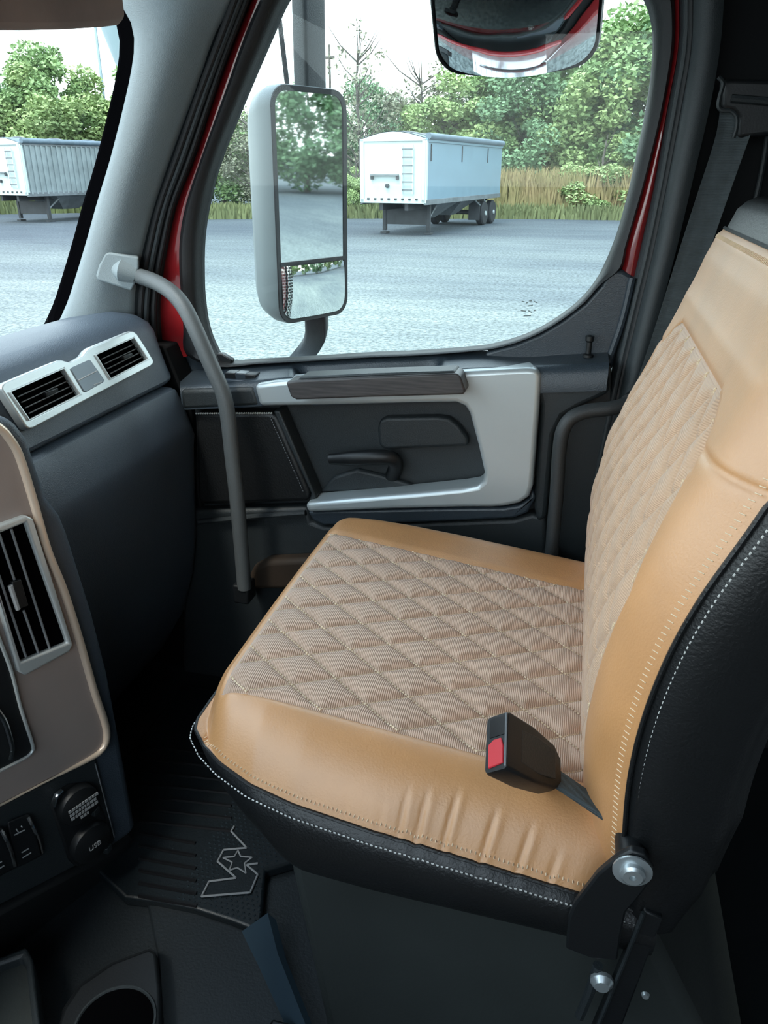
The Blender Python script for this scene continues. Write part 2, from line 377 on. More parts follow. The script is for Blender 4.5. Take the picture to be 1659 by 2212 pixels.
weeds('dry_reeds', 1060, 1460, 43, 47, 7000, .7, 2.5, mat('dry_reed', (.30, .22, .11), .8, col2=(.20, .19, .07), vscale=.6), 'tall tan dry reeds in front of the trees', 3)
weeds('green_weeds', 380, 1460, 41.5, 45, 9000, .2, .8, mat('green_weed', (.16, .18, .07), .8, col2=(.10, .12, .05), vscale=.5), 'low green weeds at the gravel edge', 4)
weeds('roadside_grass', -200, 400, 50, 54, 4000, .3, 1.2, mat('yard_grass', (.13, .16, .05), .8, col2=(.08, .10, .04), vscale=.5), 'grass strip behind the ribbed trailer', 5)

# ---- hopper trailers
TRW = mat('trailer_white_paint', (.50, .58, .57), .45, var=.05, vscale=2)
TRS = mat('trailer_side_shaded_blue', (.20, .30, .37), .4, var=.06, vscale=1.5, metal=.15)  # shade and sky reflection of the trailer side are painted into this blue
TRR = mat('trailer_ribbed_aluminium', (.30, .35, .36), .4, var=.15, vscale=2, metal=.3)
TRD = mat('trailer_dark_steel', (.045, .05, .055), .6, var=.2, vscale=3)
TRG = mat('trailer_grey_steel', (.16, .18, .19), .55, var=.2, vscale=3)
TARP = mat('tarp_blue_grey', (.12, .17, .21), .6, var=.15, vscale=3)
TYRE = mat('tyre_rubber', (.02, .022, .024), .8)
def trailer(label, corner, ang, L, Wd, zb, zt, ribbed, nlegs=True):
    "local x to the rear, y to its left side (away from the corner), z from ground"
    t = thing('grain_trailer', label, 'trailer', (corner[0], corner[1], GZ), ang, True, 'parked grain trailers')
    h = zt-zb; side = TRR if ribbed else TRS
    fr = [(0, 0, zb), (0, Wd, zb), (0, Wd, zt-.12)]+[(0, Wd*(1-k/8), zt-.12+.24*math.sin(math.pi*k/8)) for k in range(1, 8)]+[(0, 0, zt-.12)]
    obj('front_wall', MB().plate(fr, (.06, 0, 0)), TRW, t)
    fm = MB(); fm.box((-.02, .06, (zb+zt)/2-.05), (.03, .06, h/2-.06)); fm.box((-.02, Wd-.06, (zb+zt)/2-.05), (.03, .06, h/2-.06)); fm.box((-.02, Wd/2, zb+.06), (.03, Wd/2, .07)); fm.box((-.02, Wd/2, zt-.16), (.03, Wd/2, .03))
    obj('front_frame', fm, TRW, t, bevel=.01)
    for yy in (0, Wd):
        obj('side_wall', MB().box((L/2, yy+(.02 if yy == 0 else -.02), (zb+zt)/2-.08), (L/2, .025, h/2-.1)), side, t)
        obj('top_rail', MB().box((L/2, yy, zt-.16), (L/2, .05, .06)), TRG if ribbed else TRS, t, bevel=.01)
        obj('bottom_rail', MB().box((L/2, yy, zb+.03), (L/2, .05, .09)), TRG, t, bevel=.01)
        obj('corner_post', MB().box((.05, yy, (zb+zt)/2-.08), (.07, .05, h/2-.08)), TRW, t, bevel=.01)
        if ribbed:
            for k in range(int(L/.30)):
                obj('side_rib', MB().box((.25+k*.30, yy-(.03 if yy == 0 else -.03), (zb+zt)/2-.08), (.045, .03, h/2-.12)), TRR, t)
        else:
            for k in range(3):
                obj('tarp_strap', MB().box((.5+k*L*.36, yy-(.02 if yy == 0 else -.02), zt-.55), (.03, .012, .28)), TRD, t)
    obj('rear_wall', MB().box((L, Wd/2, (zb+zt)/2-.08), (.03, Wd/2, h/2-.1)), TRW, t)
    rf = MB(); rf.grid([[(x, Wd*k/10, zt-.1+.24*math.sin(math.pi*k/10)) for k in range(11)] for x in [L*q/8 for q in range(9)]])
    obj('tarp_cover', rf, TARP, t)
    obj('tarp_roll', MB().tube([(.1, -.05, zt-.03), (L-.05, -.05, zt-.03)], .11, 12), TARP, t)
    for k in range(5):
        xx = L*(k+.5)/5; obj('roof_bow', MB().tube([(xx, Wd*q/10, zt-.09+.25*math.sin(math.pi*q/10)) for q in range(11)], .03, 6), TRG, t)
    # ladder on the front
    for yy in (.45, .85): obj('ladder_rail', MB().box((-.09, yy, zb+h*.5), (.015, .02, h*.36)), TRW, t)
    for k in range(6): obj('ladder_rung', MB().box((-.10, .65, zb+h*.2+k*h*.12), (.02, .20, .022)), TRG, t)
    obj('shelf_bracket', MB().box((-.08, Wd*.62, zb+h*.42), (.05, .55, .025)), TRG, t)
    for yy in (Wd*.42, Wd*.82): obj('bracket_foot', MB().box((-.06, yy, zb+h*.38), (.03, .05, .06)), TRD, t)
    obj('hose_coupling', MB().cyl((-.1, Wd*.58, zb+h*.26), (0, Wd*.58, zb+h*.26), .07), TRD, t)
    for k in range(8): obj('marker_light', MB().box((-.06, .3+k*(Wd-.6)/7, zb+.13), (.02, .045, .03)), TRD, t)
    # chassis, hoppers, legs, axles
    for yy in (Wd*.3, Wd*.7): obj('chassis_beam', MB().box((L/2, yy, zb-.14), (L/2-.1, .07, .12)), TRD, t)
    for x0, x1 in ((1.7, L*.46), (L*.48, L*.70)):
        lo = [[(x0, .1, zb), (x1, .1, zb), (x1, Wd-.1, zb), (x0, Wd-.1, zb)], [(lerp(x0, x1, .35), Wd*.36, .5), (lerp(x0, x1, .65), Wd*.36, .5), (lerp(x0, x1, .65), Wd*.64, .5), (lerp(x0, x1, .35), Wd*.64, .5)]]
        obj('hopper', MB().loft(lo), TRG, t)
    for yy in (.35, Wd-.35):
        obj('landing_leg', MB().box((1.35, yy, zb*.55), (.07, .07, zb*.45)).box((1.35, yy, .04), (.16, .13, .04)), TRD, t, bevel=.01)
        obj('leg_brace', MB().tube([(1.35, yy, .55), (2.3, yy, zb-.05)], .04, 8), TRG, t)
    obj('leg_crossbar', MB().box((1.35, Wd/2, .62), (.05, Wd/2-.35, .28)), TRD, t)
    for xx in (L-2.1, L-.85):
        obj('axle', MB().cyl((xx, .1, .5), (xx, Wd-.1, .5), .07), TRD, t)
        for yy, s in ((.16, -1), (Wd-.16, 1)):
            wl = obj('wheel', MB().lathe([(.26, -.16), (.44, -.16), (.5, -.1), (.5, .1), (.44, .16), (.26, .16)], (xx, yy, .5), (0, 1, 0), 28), TYRE, t)
            obj('wheel_hub', MB().lathe([(.27, .10), (.27, .13), (.2, .10), (.1, .10), (.09, .2), (.0, .2)], (xx, yy, .5), (0, s, 0), 24), SILVER, wl)
    obj('mud_flap', MB().box((L-2.8, Wd*.12, .62), (.02, .25, .38)), TRD, t)
    obj('fender_arm', MB().tube([(L-3.6, .05, zb-.05), (L-3.0, .05, zb-.25), (L-2.8, .05, zb-.3)], .035, 8), TRG, t)
    return t
ANG1 = math.atan2(.985, .17)
trailer('white grain trailer with shade-tinted blue side parked beyond the door window', (-5.75, 29.1), ANG1, 9.6, 2.5, 1.15, 3.36, False)
trailer('ribbed aluminium grain trailer seen through the windshield', (-24.6, 32.4), math.atan2(.97, .20), 10.5, 2.6, 1.2, 3.45, True)

# ---- poles, shed, grain bin
def pole(name, u, v0, dist, rad, label, lean=0, cat='pole', m=BARK):
    rt = ray(u, v0); hd = math.hypot(rt.x, rt.y); p = V((rt.x, rt.y, 0))/hd*dist; h = rt.z/hd*dist+CZ
    mb = MB(); s = V((p.y, -p.x, 0)).normalized()*lean
    t = thing(name, label, cat, (p.x, p.y, GZ))
    obj('shaft', MB().tube([p+V((0, 0, GZ))+s*1.0, p+s*.5+V((0, 0, GZ+h*.5)), p+V((0, 0, GZ+h))], [rad, rad*.9, rad*.75], 10), m, t)
    obj('pole_cap', MB().cyl(p+V((0, 0, GZ+h)), p+V((0, 0, GZ+h+rad*.8)), rad*.8, rad*.3, 10), m, t)
    obj('cable_insulator', MB().box(p+V((0, 0, GZ+h*.93)), (rad*3.5, rad*.8, rad*.8)), m, t)
    return p, h
pole('utility_pole', 594, -40, 33, .11, 'dark rough utility pole just left of the upright mirror arm', .7, 'utility pole', mat('dark_pole', (.03, .032, .035), .9, var=.4, vscale=5))
pole('utility_pole', 711, 98, 54, .09, 'thin grey utility pole right of the upright mirror arm', 0, 'utility pole')
# shed roof behind the trailer
sh = thing('shed', 'low grey shed roof far behind the white trailer', 'shed', (ray(800, 300).x*58, ray(800, 300).y*58, GZ), 0, True)
obj('shed_wall', MB().box((0, 0, 1.6), (5, 3, 1.6)), mat('shed_wall_grey', (.17, .18, .18), .8), sh)
obj('shed_roof', MB().loft([[(-5.3, -3.3, 3.2), (-5.3, 3.3, 3.2), (-5.3, 0, 4.6)], [(5.3, -3.3, 3.2), (5.3, 3.3, 3.2), (5.3, 0, 4.6)]]), mat('shed_roof_grey', (.30, .33, .36), .7, var=.15, vscale=2), sh)
# grain bin on legs by the trees (top left)
rb = ray(292, 60); q = 60/math.hypot(rb.x, rb.y); bx_, by_ = rb.x*q, rb.y*q
gb = thing('grain_bin', 'pale blue hopper-bottom grain bin behind the trees at the windshield top', 'grain bin', (bx_, by_, GZ), 0, True)
BIN = mat('bin_pale_blue', (.32, .42, .47), .5, var=.08, vscale=.5, metal=.1)
obj('bin_barrel', MB().lathe([(2.6, 12.0), (2.6, 22)], (0, 0, 0), (0, 0, 1), 24), BIN, gb)
obj('bin_cone', MB().lathe([(.9, 6.6), (2.6, 12.0)], (0, 0, 0), (0, 0, 1), 24), BIN, gb)
for hz in (12.0, 13.4, 14.8): obj('bin_hoop', MB().lathe([(2.6, hz-.05), (2.67, hz-.05), (2.67, hz+.05), (2.6, hz+.05)], (0, 0, 0), (0, 0, 1), 24), BIN, gb)
for k in range(4):
    a = math.pi/4+k*math.pi/2; obj('bin_leg', MB().tube([(2.5*math.cos(a), 2.5*math.sin(a), 12.0), (2.6*math.cos(a), 2.6*math.sin(a), 0)], .09, 6), BIN, gb)

# ================================================================== THE CAB SHELL
def dense(pts, k=4):
    n = len(pts); o = []
    for i in range(n):
        p0, p1, p2, p3 = (V((*pts[(i+d) % n], 0)) for d in (-1, 0, 1, 2))
        for j in range(k):
            t = j/k; q = 0.5*((2*p1)+(p2-p0)*t+(2*p0-5*p1+4*p2-p3)*t*t+(3*p1-p0-3*p2+p3)*t**3); o.append((q.x, q.y))
    return o
DY = 1.33
GL = [(760, -62), (690, -55), (645, -32), (612, 0), (572, 90), (530, 190), (470, 340), (442, 440), (430, 520), (429, 600), (432, 650), (440, 705), (455, 750), (484, 781),
      (560, 779), (640, 775), (720, 770), (800, 765), (880, 762), (960, 757), (1020, 752), (1060, 747), (1110, 734), (1160, 714), (1210, 684), (1255, 648), (1288, 608), (1310, 572),
      (1325, 535), (1342, 485), (1362, 410), (1380, 330), (1395, 260), (1410, 170), (1416, 100), (1413, 45), (1400, 0), (1375, -38), (1330, -58), (1240, -62), (1000, -62)]
SO = [(750, -100), (665, -95), (605, -65), (562, 0), (524, 90), (489, 190), (435, 340), (402, 440), (388, 520), (388, 600), (393, 655), (396, 710), (402, 765), (470, 794),
      (560, 787), (640, 783), (720, 778), (800, 773), (880, 770), (960, 765), (1020, 760), (1064, 755), (1115, 742), (1166, 721), (1216, 691), (1263, 655), (1298, 616), (1342, 582),
      (1354, 535), (1368, 485), (1390, 410), (1411, 330), (1428, 260), (1446, 170), (1456, 100), (1458, 45), (1456, 0), (1440, -60), (1370, -100), (1250, -104), (1000, -104)]
GLd, SOd = dense(GL), dense(SO)
dr = thing('door_1', 'passenger door with charcoal panel and silver trim', 'door', (-.33, 1.33, -1.0), kind='structure')
loops = []
for a, b in zip(GLd, SOd):
    L_ = []
    for t, yy in ((-.12, 1.362), (0, 1.345), (.12, 1.334), (.45, 1.322), (.85, 1.318), (1.0, 1.326), (1.0, 1.36)):
        L_.append(onY(lerp(a[0], b[0], t), lerp(a[1], b[1], t), yy if yy < 1.35 else 1.345)+V((0, max(0, yy-1.345), 0)))
    loops.append(L_)
obj('window_seal', MB().loft(loops, closed=True), RUBBER, dr, smooth=50)
w1 = thing('window_1', 'passenger door window glass', 'window', (-.33, 1.352, -.3), kind='structure')
gp = [onY(a[0], a[1], 1.352) for a in GLd]; cg = sum(gp, V())/len(gp); gp = [cg+(p-cg)*1.012 for p in gp]
obj('glass_pane', MB().plate(gp, (0, .004, 0)), GLASS, w1, smooth=0)
gm = MB()
for (x0, y0, x1, y1) in ((1127, 651, 1133, 652), (1136, 655, 1140, 653), (1143, 650, 1149, 650), (1153, 651, 1160, 654), (1140, 661, 1151, 659), (1125, 671, 1136, 672), (1141, 671, 1149, 675), (1153, 671, 1158, 670), (1131, 682, 1147, 682)):
    gm.tube([onY(x0, y0, 1.3515), onY(x1, y1, 1.3515)], .0009, 4)
obj('glass_mark', gm, WARM, w1, label='small etched grey stamp in the window corner', kind='stuff')

def strip2(name, A, B, ya, yb, m, par, n=26, bulge=.006, depth=(0, .04, 0), out=V((.2, -.97, 0)), **k):
    a = crv([onY(u, v, ya) for u, v in A], n); b = crv([onY(u, v, yb) for u, v in B], n)
    return obj(name, MB().band(a, b, depth, 6, bulge, out), m, par, **k)
# red painted door frame either side of the glass
strip2('painted_frame', [(566, -10), (526, 90), (491, 190), (437, 340), (404, 440), (390, 520), (390, 600), (395, 655), (398, 712), (404, 770)],
       [(545, -10), (503, 90), (465, 190), (419, 340), (379, 440), (361, 520), (348, 600), (342, 655), (344, 712), (352, 775)], 1.335, 1.345, RED, dr, bulge=.004)
strip2('painted_frame', [(1454, -20), (1454, 100), (1431, 229), (1390, 400), (1355, 520), (1342, 590)], [(1468, -20), (1467, 100), (1444, 229), (1414, 400), (1387, 520), (1372, 598)], 1.333, 1.33, RED, dr, bulge=.006)

# ---- windshield pillar (trim_1) and its seals
PL = [(205, -230), (238, -90), (256, 0), (280, 48), (287, 85), (284, 130), (270, 203), (236, 340), (206, 440), (184, 520), (160, 600), (140, 660), (108, 725), (60, 800)]
PR = [(640, -240), (545, -100), (497, 0), (474, 48), (456, 90), (442, 130), (415, 203), (365, 340), (331, 440), (310, 520), (294, 600), (288, 660), (288, 740), (290, 800)]
t1 = thing('trim_1', 'light grey windshield pillar trim left of the door window', 'pillar trim', (-.85, 1.28, -.45), kind='structure')
pa = crv([onY(u, v, 1.25) for u, v in PL], 40); pb = crv([onY(u, v, 1.30) for u, v in PR], 40)
loops = []
for a, b in zip(pa, pb):
    o_ = V((.62, -.78, 0))
    f = [a+V((.0, .03, 0)), a+V((0, .004, 0))]+[a.lerp(b, t)+o_*(.028*math.sin(math.pi*min(1, t*1.02)**.75)) for t in (.04, .1, .2, .35, .5, .65, .8, .92, .985)]+[b+V((0, .03, 0)), a+V((.02, .06, 0))]
    loops.append(f)
obj('pillar_cover', MB().loft(loops), PILLAR, t1, smooth=50)
# black ceramic edge of the windshield
fa = [p+V((.004, .004, 0)) for p in pa]; fb = crv([onY(u-24, v+3, 1.258) for u, v in PL], 40)
obj('glass_edge_band', MB().band(fa, fb, (-.01, .01, 0), 3, 0), VENTB, t1)
# dark seal channel between pillar cover and red frame
S0 = [(500, -20), (455, 100), (415, 203), (365, 340), (331, 440), (310, 520), (293, 610), (287, 690), (288, 790)]
S1 = [(548, -20), (500, 100), (464, 203), (419, 340), (380, 440), (362, 520), (346, 610), (342, 690), (352, 790)]
strip2('seal_channel', S0, S1, 1.305, 1.335, PILLARD, t1, bulge=-.004)
for f, rr, m_ in ((.30, .0055, RUBBER), (.52, .006, PILLARD), (.82, .0055, RUBBER)):
    obj('weatherstrip', MB().tube(crv([onY(lerp(a[0], b[0], f), lerp(a[1], b[1], f), lerp(1.298, 1.326, f)) for a, b in zip(S0, S1)], 30), rr, 10), m_, t1)

# ---- windshield
w2 = thing('window_2', 'front windshield glass', 'window', (-.95, .3, -.3), kind='structure')
def wsx(z): return interp(z, [-.40, -.26, -.1, .1, .26, .45], [-1.01, -.945, -.868, -.775, -.715, -.65])
obj('glass_pane', MB().grid([[(wsx(z)-.09*(1-((y-.3)/.98)**2), y, z) for y in [-.68+1.945*k/20 for k in range(21)]] for z in [-.40+.06*k for k in range(15)]]), GLASS, w2, normals=False)

# ---- rear pillar (trim_2)
t2 = thing('trim_2', 'charcoal rear door pillar trim right of the window', 'pillar trim', (.12, 1.32, -1.0), kind='structure')
R2 = [(1469, -30), (1467, 100), (1444, 229), (1414, 400), (1388, 520), (1372, 590), (1345, 700), (1322, 800), (1300, 900), (1270, 1040)]
R3 = [(1494, -30), (1491, 100), (1470, 229), (1438, 400), (1414, 520), (1398, 590), (1371, 700), (1347, 800), (1326, 900), (1296, 1040)]
R4 = [(1566, -30), (1556, 100), (1534, 229), (1494, 400), (1466, 520), (1448, 590), (1420, 700), (1394, 800), (1370, 900), (1340, 1040)]
strip2('seal_channel', R2, R3, 1.325, 1.305, PILLARD, t2, bulge=.003)
strip2('pillar_cover', R3, R4, 1.30, 1.275, PILLARD, t2, bulge=.016, out=V((-.35, -.94, 0)))
obj('weatherstrip', MB().tube(crv([onY(lerp(a[0], b[0], .62), lerp(a[1], b[1], .62), 1.302) for a, b in zip(R2, R3)], 30), .005, 10), PILLARD, t2)
obj('weatherstrip', MB().tube(crv([onY(b[0]+1, b[1], 1.298) for b in R3], 30), .0045, 10), RUBBER, t2)

# ---- dark side wall behind the door, rear wall, roof, floor
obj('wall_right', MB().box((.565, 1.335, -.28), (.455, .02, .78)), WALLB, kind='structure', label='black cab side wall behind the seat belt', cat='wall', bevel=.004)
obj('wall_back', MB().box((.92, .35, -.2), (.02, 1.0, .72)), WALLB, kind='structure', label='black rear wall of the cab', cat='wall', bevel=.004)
obj('ceiling', MB().box((.12, .36, .475), (.82, 1.0, .02)), HEADL, kind='structure', label='grey fabric headliner', cat='ceiling', bevel=.004)
hd = MB().box((-.45, .36, .385), (.235, .95, .075)); obj('shade_box', hd, HEADL, kind='structure', label='unseen grey box above the windshield, added to shade the pillar', cat='trim', bevel=.02)  # unseen overhead box, added to cut light on the upper windshield pillar
obj('trim_7', MB().box((-.26, 1.335, .385), (.45, .035, .095)), PILLARD, kind='structure', label='charcoal header above the door window', cat='trim', bevel=.01)
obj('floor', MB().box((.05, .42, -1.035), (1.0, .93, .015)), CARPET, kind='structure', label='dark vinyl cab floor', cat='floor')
obj('shade_wall_left', MB().box((.05, -.62, -.67), (.95, .03, .37)), DARKP, kind='structure', label='unseen lower driver side wall, added to block low light', cat='wall')  # out-of-view driver side wall, added to keep light off the footwell
obj('shade_wall_left_rear', MB().box((.63, -.62, .09), (.37, .03, .39)), DARKP, kind='structure', label='unseen upper driver side wall, added to darken the dashboard', cat='wall')  # unseen wall section, added to hold side light off the lower dash
obj('wall_front', MB().box((-.98, .33, -.68), (.03, .95, .36)), WALLB, kind='structure', label='black firewall below the dashboard', cat='wall')
obj('trim_6', MB().plate([(-.98, 1.285, -.30), (-.74, 1.285, -.30), (-.70, 1.285, -.42), (-.70, 1.285, -1.04), (-.98, 1.285, -1.04)], (0, .06, 0)), WALLB, bevel=.004, kind='structure', label='black kick panel ahead of the door', cat='trim')
# red cab outer skin (seen in the mirrors)
ex = thing('wall_outer', 'red painted outer side of the cab', 'cab body', (.1, 1.42, -1.2), kind='structure')
obj('door_skin', MB().plate([(-.86, 1.40, -.46), (.10, 1.40, -.37), (.10, 1.40, -1.25), (-.86, 1.40, -1.25)], (0, .03, 0)), RED, ex, bevel=.01)
obj('cab_side_skin', MB().box((.62, 1.395, -.35), (.46, .03, .9)), RED, ex, bevel=.01)
obj('roof_skin', MB().box((.12, .36, .515), (.86, 1.06, .015)), RED, ex, bevel=.01)
obj('hood_side', MB().loft([[(-1.05, .2, -.62), (-1.05, 1.30, -.68), (-1.05, 1.36, -1.4), (-1.05, .2, -1.4)], [(-1.9, .2, -.72), (-1.9, 1.15, -.8), (-1.9, 1.25, -1.5), (-1.9, .2, -1.5)]]), RED, ex, bevel=.03)
obj('chrome_step', MB().box((-.3, 1.47, -1.62), (.55, .09, .02)), CHROME, ex, bevel=.005)
for k in range(14): obj('step_tread', MB().box((-.82+k*.08, 1.47, -1.595), (.012, .085, .008)), CHROME, ex)
st = thing('exhaust_stack', 'perforated chrome exhaust stack behind the cab, seen in the wing mirror', 'exhaust', (1.35, 1.46, -1.6))
obj('stack_pipe', MB().cyl((1.35, 1.46, -1.6), (1.35, 1.46, 1.3), .075), CHROME, st)
sh_ = MB()
for i in range(46):
    for j in range(9):
        a = 2*math.pi*(j+.5*(i % 2))/9; c = V((1.35+.10*math.cos(a), 1.46+.10*math.sin(a), -1.4+i*.05))
        sh_.box(c, (.004, .02, .014), (V((math.cos(a), math.sin(a), 0)), V((-math.sin(a), math.cos(a), 0)), V((0, 0, 1))))
obj('heat_shield', sh_, BLACKP, st, kind='stuff')

# ================================================================== DOOR PANEL
def dplate(name, px, y0, y1, m, bevel=.004, seg=3, par=None, holes=(), **k):
    par = par or dr
    return obj(name, MB().plate([onY(u, v, y0) for u, v in px], (0, y1-y0, 0), [[onY(u, v, y0) for u, v in h] for h in holes]), m, par, bevel=bevel, seg=seg, **k)
# sill ledge with the moulded grip recess
BK = [(392, 806), (478, 790), (560, 784), (640, 780), (720, 776), (800, 771), (880, 768), (960, 763), (1040, 758), (1130, 764), (1220, 758), (1312, 752)]
FT = [(388, 838), (478, 833), (548, 829), (620, 820), (700, 815), (800, 811), (880, 808), (990, 803), (1060, 799), (1130, 796), (1230, 792), (1316, 788)]
bk = crv([onY(u, v, 1.345) for u, v in BK], 90); ft = crv([onY(u, v, 1.252) for u, v in FT], 90)
rows = []
for i in range(90):
    row = []
    for j in range(17):
        t = j/16; p = bk[i].lerp(ft[i], t); s = (i-26)/32.0
        if 0 < s < 1: p.z -= .055*sstep(0, .14, s)*sstep(0, .12, 1-s)*sstep(.16, .28, t)*sstep(0, .06, .94-t)
        p.z -= .012*sstep(.86, 1.0, t)**2
        row.append(p)
    rows.append(row+[row[-1]+V((0, 0, -.03))])
obj('sill_ledge', MB().grid(rows), DOORP, dr, smooth=60)
dplate('corner_trim', [(1040, 800), (1050, 760), (1112, 744), (1166, 722), (1216, 692), (1263, 656), (1299, 616), (1318, 582), (1345, 584), (1370, 598), (1322, 800)], 1.322, 1.36, DOORP, .006)
obj('corner_ridge', MB().tube(crv([onY(u, v, 1.318) for u, v in ((1366, 600), (1345, 690), (1316, 775))], 14), .006, 8), DOORP, dr)
obj('lock_knob', MB().lathe([(.009, 0), (.009, .004), (.0045, .006), (.0045, .024), (.007, .027), (.007, .034), (.0, .036)], onY(1270, 771, 1.30), (0, 0, 1), 16), BLACKP, dr, label='small black lock knob')
dplate('corner_wedge', [(466, 764), (478, 764), (501, 778), (498, 786), (475, 786)], 1.335, 1.35, BLACKP, .002)
dplate('corner_filler', [(340, 766), (400, 758), (450, 770), (482, 788), (482, 850), (340, 850)], 1.348, 1.375, DOORP, .003)
# window switches on the ledge
for k, (a, b) in enumerate((((493, 808), (512, 801)), ((515, 809), (535, 802)), ((537, 812), (553, 804)))):
    p = onY(a[0], a[1], 1.28); q = onY(b[0], b[1], 1.295); c = (p+q)/2; c.z -= .004
    obj('window_switch', MB().box(c, (.011, .012, .006)), BLACKP if k != 1 else DOORP, dr, bevel=.002)
obj('switch_plate', MB().box(onY(524, 808, 1.29)+V((0, 0, -.010)), (.045, .022, .004)), DASH, dr, bevel=.002)
# recessed centre of the panel and everything standing out from it
dplate('recess_panel', [(392, 840), (1320, 790), (1320, 1640), (392, 1640)], 1.302, 1.34, DARKP, .002)
dplate('upper_rail', [(388, 842), (548, 836), (562, 878), (392, 886)], 1.250, 1.302, DARKP, .008)
SIL = [(548, 832), (600, 824), (700, 817), (850, 810), (990, 804), (1080, 799), (1140, 796), (1160, 798), (1168, 812), (1165, 870), (1158, 960), (1151, 1050), (1143, 1074), (1122, 1088), (1090, 1095), (1060, 1097), (1000, 1097), (840, 1101), (664, 1108),
       (658, 1088), (760, 1078), (900, 1066), (1000, 1056), (1030, 1051), (1043, 1040), (1046, 1022), (1032, 960), (1014, 893), (1004, 878), (985, 870), (860, 872), (700, 876), (560, 878)]
dplate('silver_trim', SIL, 1.243, 1.30, SILVER, .008, 4)
dplate('lower_trim_lip', [(664, 1106), (840, 1101), (1000, 1098), (1088, 1097), (1120, 1092), (1142, 1078), (1150, 1060), (1158, 1075), (1140, 1108), (1110, 1120), (1000, 1126), (700, 1136), (676, 1126)], 1.256, 1.302, DOORP, .006)
dplate('rear_block', [(1150, 797), (1316, 789), (1316, 850), (1250, 880), (1216, 900), (1196, 940), (1180, 1120), (1160, 1130), (1152, 1090), (1168, 880)], 1.262, 1.302, DARKP, .008)
dplate('armrest_grip', [(617, 826), (640, 822), (800, 814), (985, 807), (994, 812), (1006, 846), (1000, 853), (800, 858), (640, 864), (628, 858)], 1.205, 1.25, WOOD, .010, 4, label='dark wood-grain grip')
dplate('grip_pad', [(640, 822), (800, 814), (985, 807), (980, 801), (800, 807), (650, 814)], 1.212, 1.255, DARKP, .004)
dplate('raised_block', [(815, 925), (820, 908), (835, 902), (945, 900), (970, 904), (990, 920), (1012, 950), (1010, 964), (830, 972), (818, 962)], 1.280, 1.302, DARKP, .010, 4)
hp = crv([onY(u, v, y) for u, v, y in ((712, 992, 1.262), (760, 990, 1.258), (810, 988, 1.258), (845, 990, 1.265), (855, 1005, 1.275), (848, 1028, 1.295))], 24)
obj('door_handle', MB().tube(hp, [.010+.004*sstep(0, .3, k/23)*(1 if k < 20 else 1.2) for k in range(24)], 14, True, .8), BLACKP, dr, smooth=60, label='black lever handle')
dplate('pocket_floor', [(690, 1064), (720, 1030), (770, 1014), (830, 1028), (905, 1052), (880, 1058)], 1.288, 1.302, DARKP, .006)
dplate('upholstered_pad', [(420, 892), (586, 890), (600, 900), (672, 1066), (664, 1084), (440, 1092), (424, 1080)], 1.266, 1.302, BLACKL, .010, 4)
dplate('pad_border', [(590, 888), (604, 888), (684, 1076), (668, 1084), (672, 1066)], 1.262, 1.302, DARKP, .003)
sm = MB()
for k in range(34):
    u = 423+k*4.9; sm.tube([onY(u, 893.5-.02*k, 1.263), onY(u+2.8, 892.5-.02*k, 1.263)], .0016, 5)
obj('stitching', sm, WTHREAD, dr, kind='stuff')
sm = MB()
for k in range(30):
    t = k/30; u, v = lerp(583, 656, t), lerp(900, 1064, t); sm.tube([onY(u, v, 1.2625), onY(u+1.2, v+2.8, 1.2625)], .0007, 5)
obj('stitching', sm, PRINTD, dr, kind='stuff')
dplate('lower_panel', [(395, 1104), (664, 1096), (672, 1128), (700, 1138), (1110, 1122), (1150, 1110), (1180, 1120), (1180, 1600), (395, 1600)], 1.270, 1.302, DARKP, .008)
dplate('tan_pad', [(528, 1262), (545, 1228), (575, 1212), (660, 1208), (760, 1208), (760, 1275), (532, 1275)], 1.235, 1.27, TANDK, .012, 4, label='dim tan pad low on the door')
# slim rail along the door bottom
obj('door_bottom_rail', MB().tube([onY(u, v, 1.262) for u, v in ((430, 1128), (550, 1116), (660, 1108))], .006, 8), DARKP, dr)

# ================================================================== GRAB HANDLES
gh = thing('grab_handle', 'long grey grab handle from windshield pillar down past the door', 'grab handle', onY(520, 1250, 1.19))
path = [(272, 584, 1.285), (300, 596, 1.27), (335, 609, 1.25), (370, 631, 1.23), (398, 664, 1.215), (425, 718, 1.205), (455, 788, 1.20), (482, 850, 1.197), (493, 905, 1.195), (501, 980, 1.193), (512, 1080, 1.19), (521, 1180, 1.19), (528, 1270, 1.19)]
obj('bar', MB().tube(crv([onY(*p) for p in path], 60), .0137, 16), HANDLE, gh, smooth=60)
e0, e1 = onY(286, 591, 1.276), onY(296, 595, 1.272)
obj('rubber_collar', MB().cyl(e0, e1, .0175, .0165), RUBBER, gh)
b0 = [(207, 598), (214, 572), (226, 548), (236, 545), (300, 556), (300, 580), (292, 612), (284, 629), (250, 618), (212, 606)]
bp_ = [onY(u, v, lerp(1.242, 1.262, (u-207)/93)) for u, v in b0]
obj('mount_cover', MB().plate(bp_, (-.02, .035, 0)), PILLAR, gh, bevel=.006, seg=3)
obj('mount_boss', MB().tube([onY(238, 578, 1.262), onY(262, 583, 1.258), onY(290, 592, 1.27)], [.006, .020, .0175], 16), PILLAR, gh)
obj('foot_bracket', MB().box(onY(528, 1275, 1.20), (.016, .02, .02)), BLACKP, gh, bevel=.004)
g2 = thing('grab_handle', 'dark bent grab handle beside the seat backrest', 'grab handle', onY(1195, 1200, 1.22))
path = [(1360, 872, 1.235), (1320, 882, 1.225), (1270, 888, 1.22), (1235, 902, 1.215), (1216, 930, 1.212), (1208, 980, 1.212), (1203, 1060, 1.212), (1196, 1140, 1.212), (1190, 1220, 1.212)]
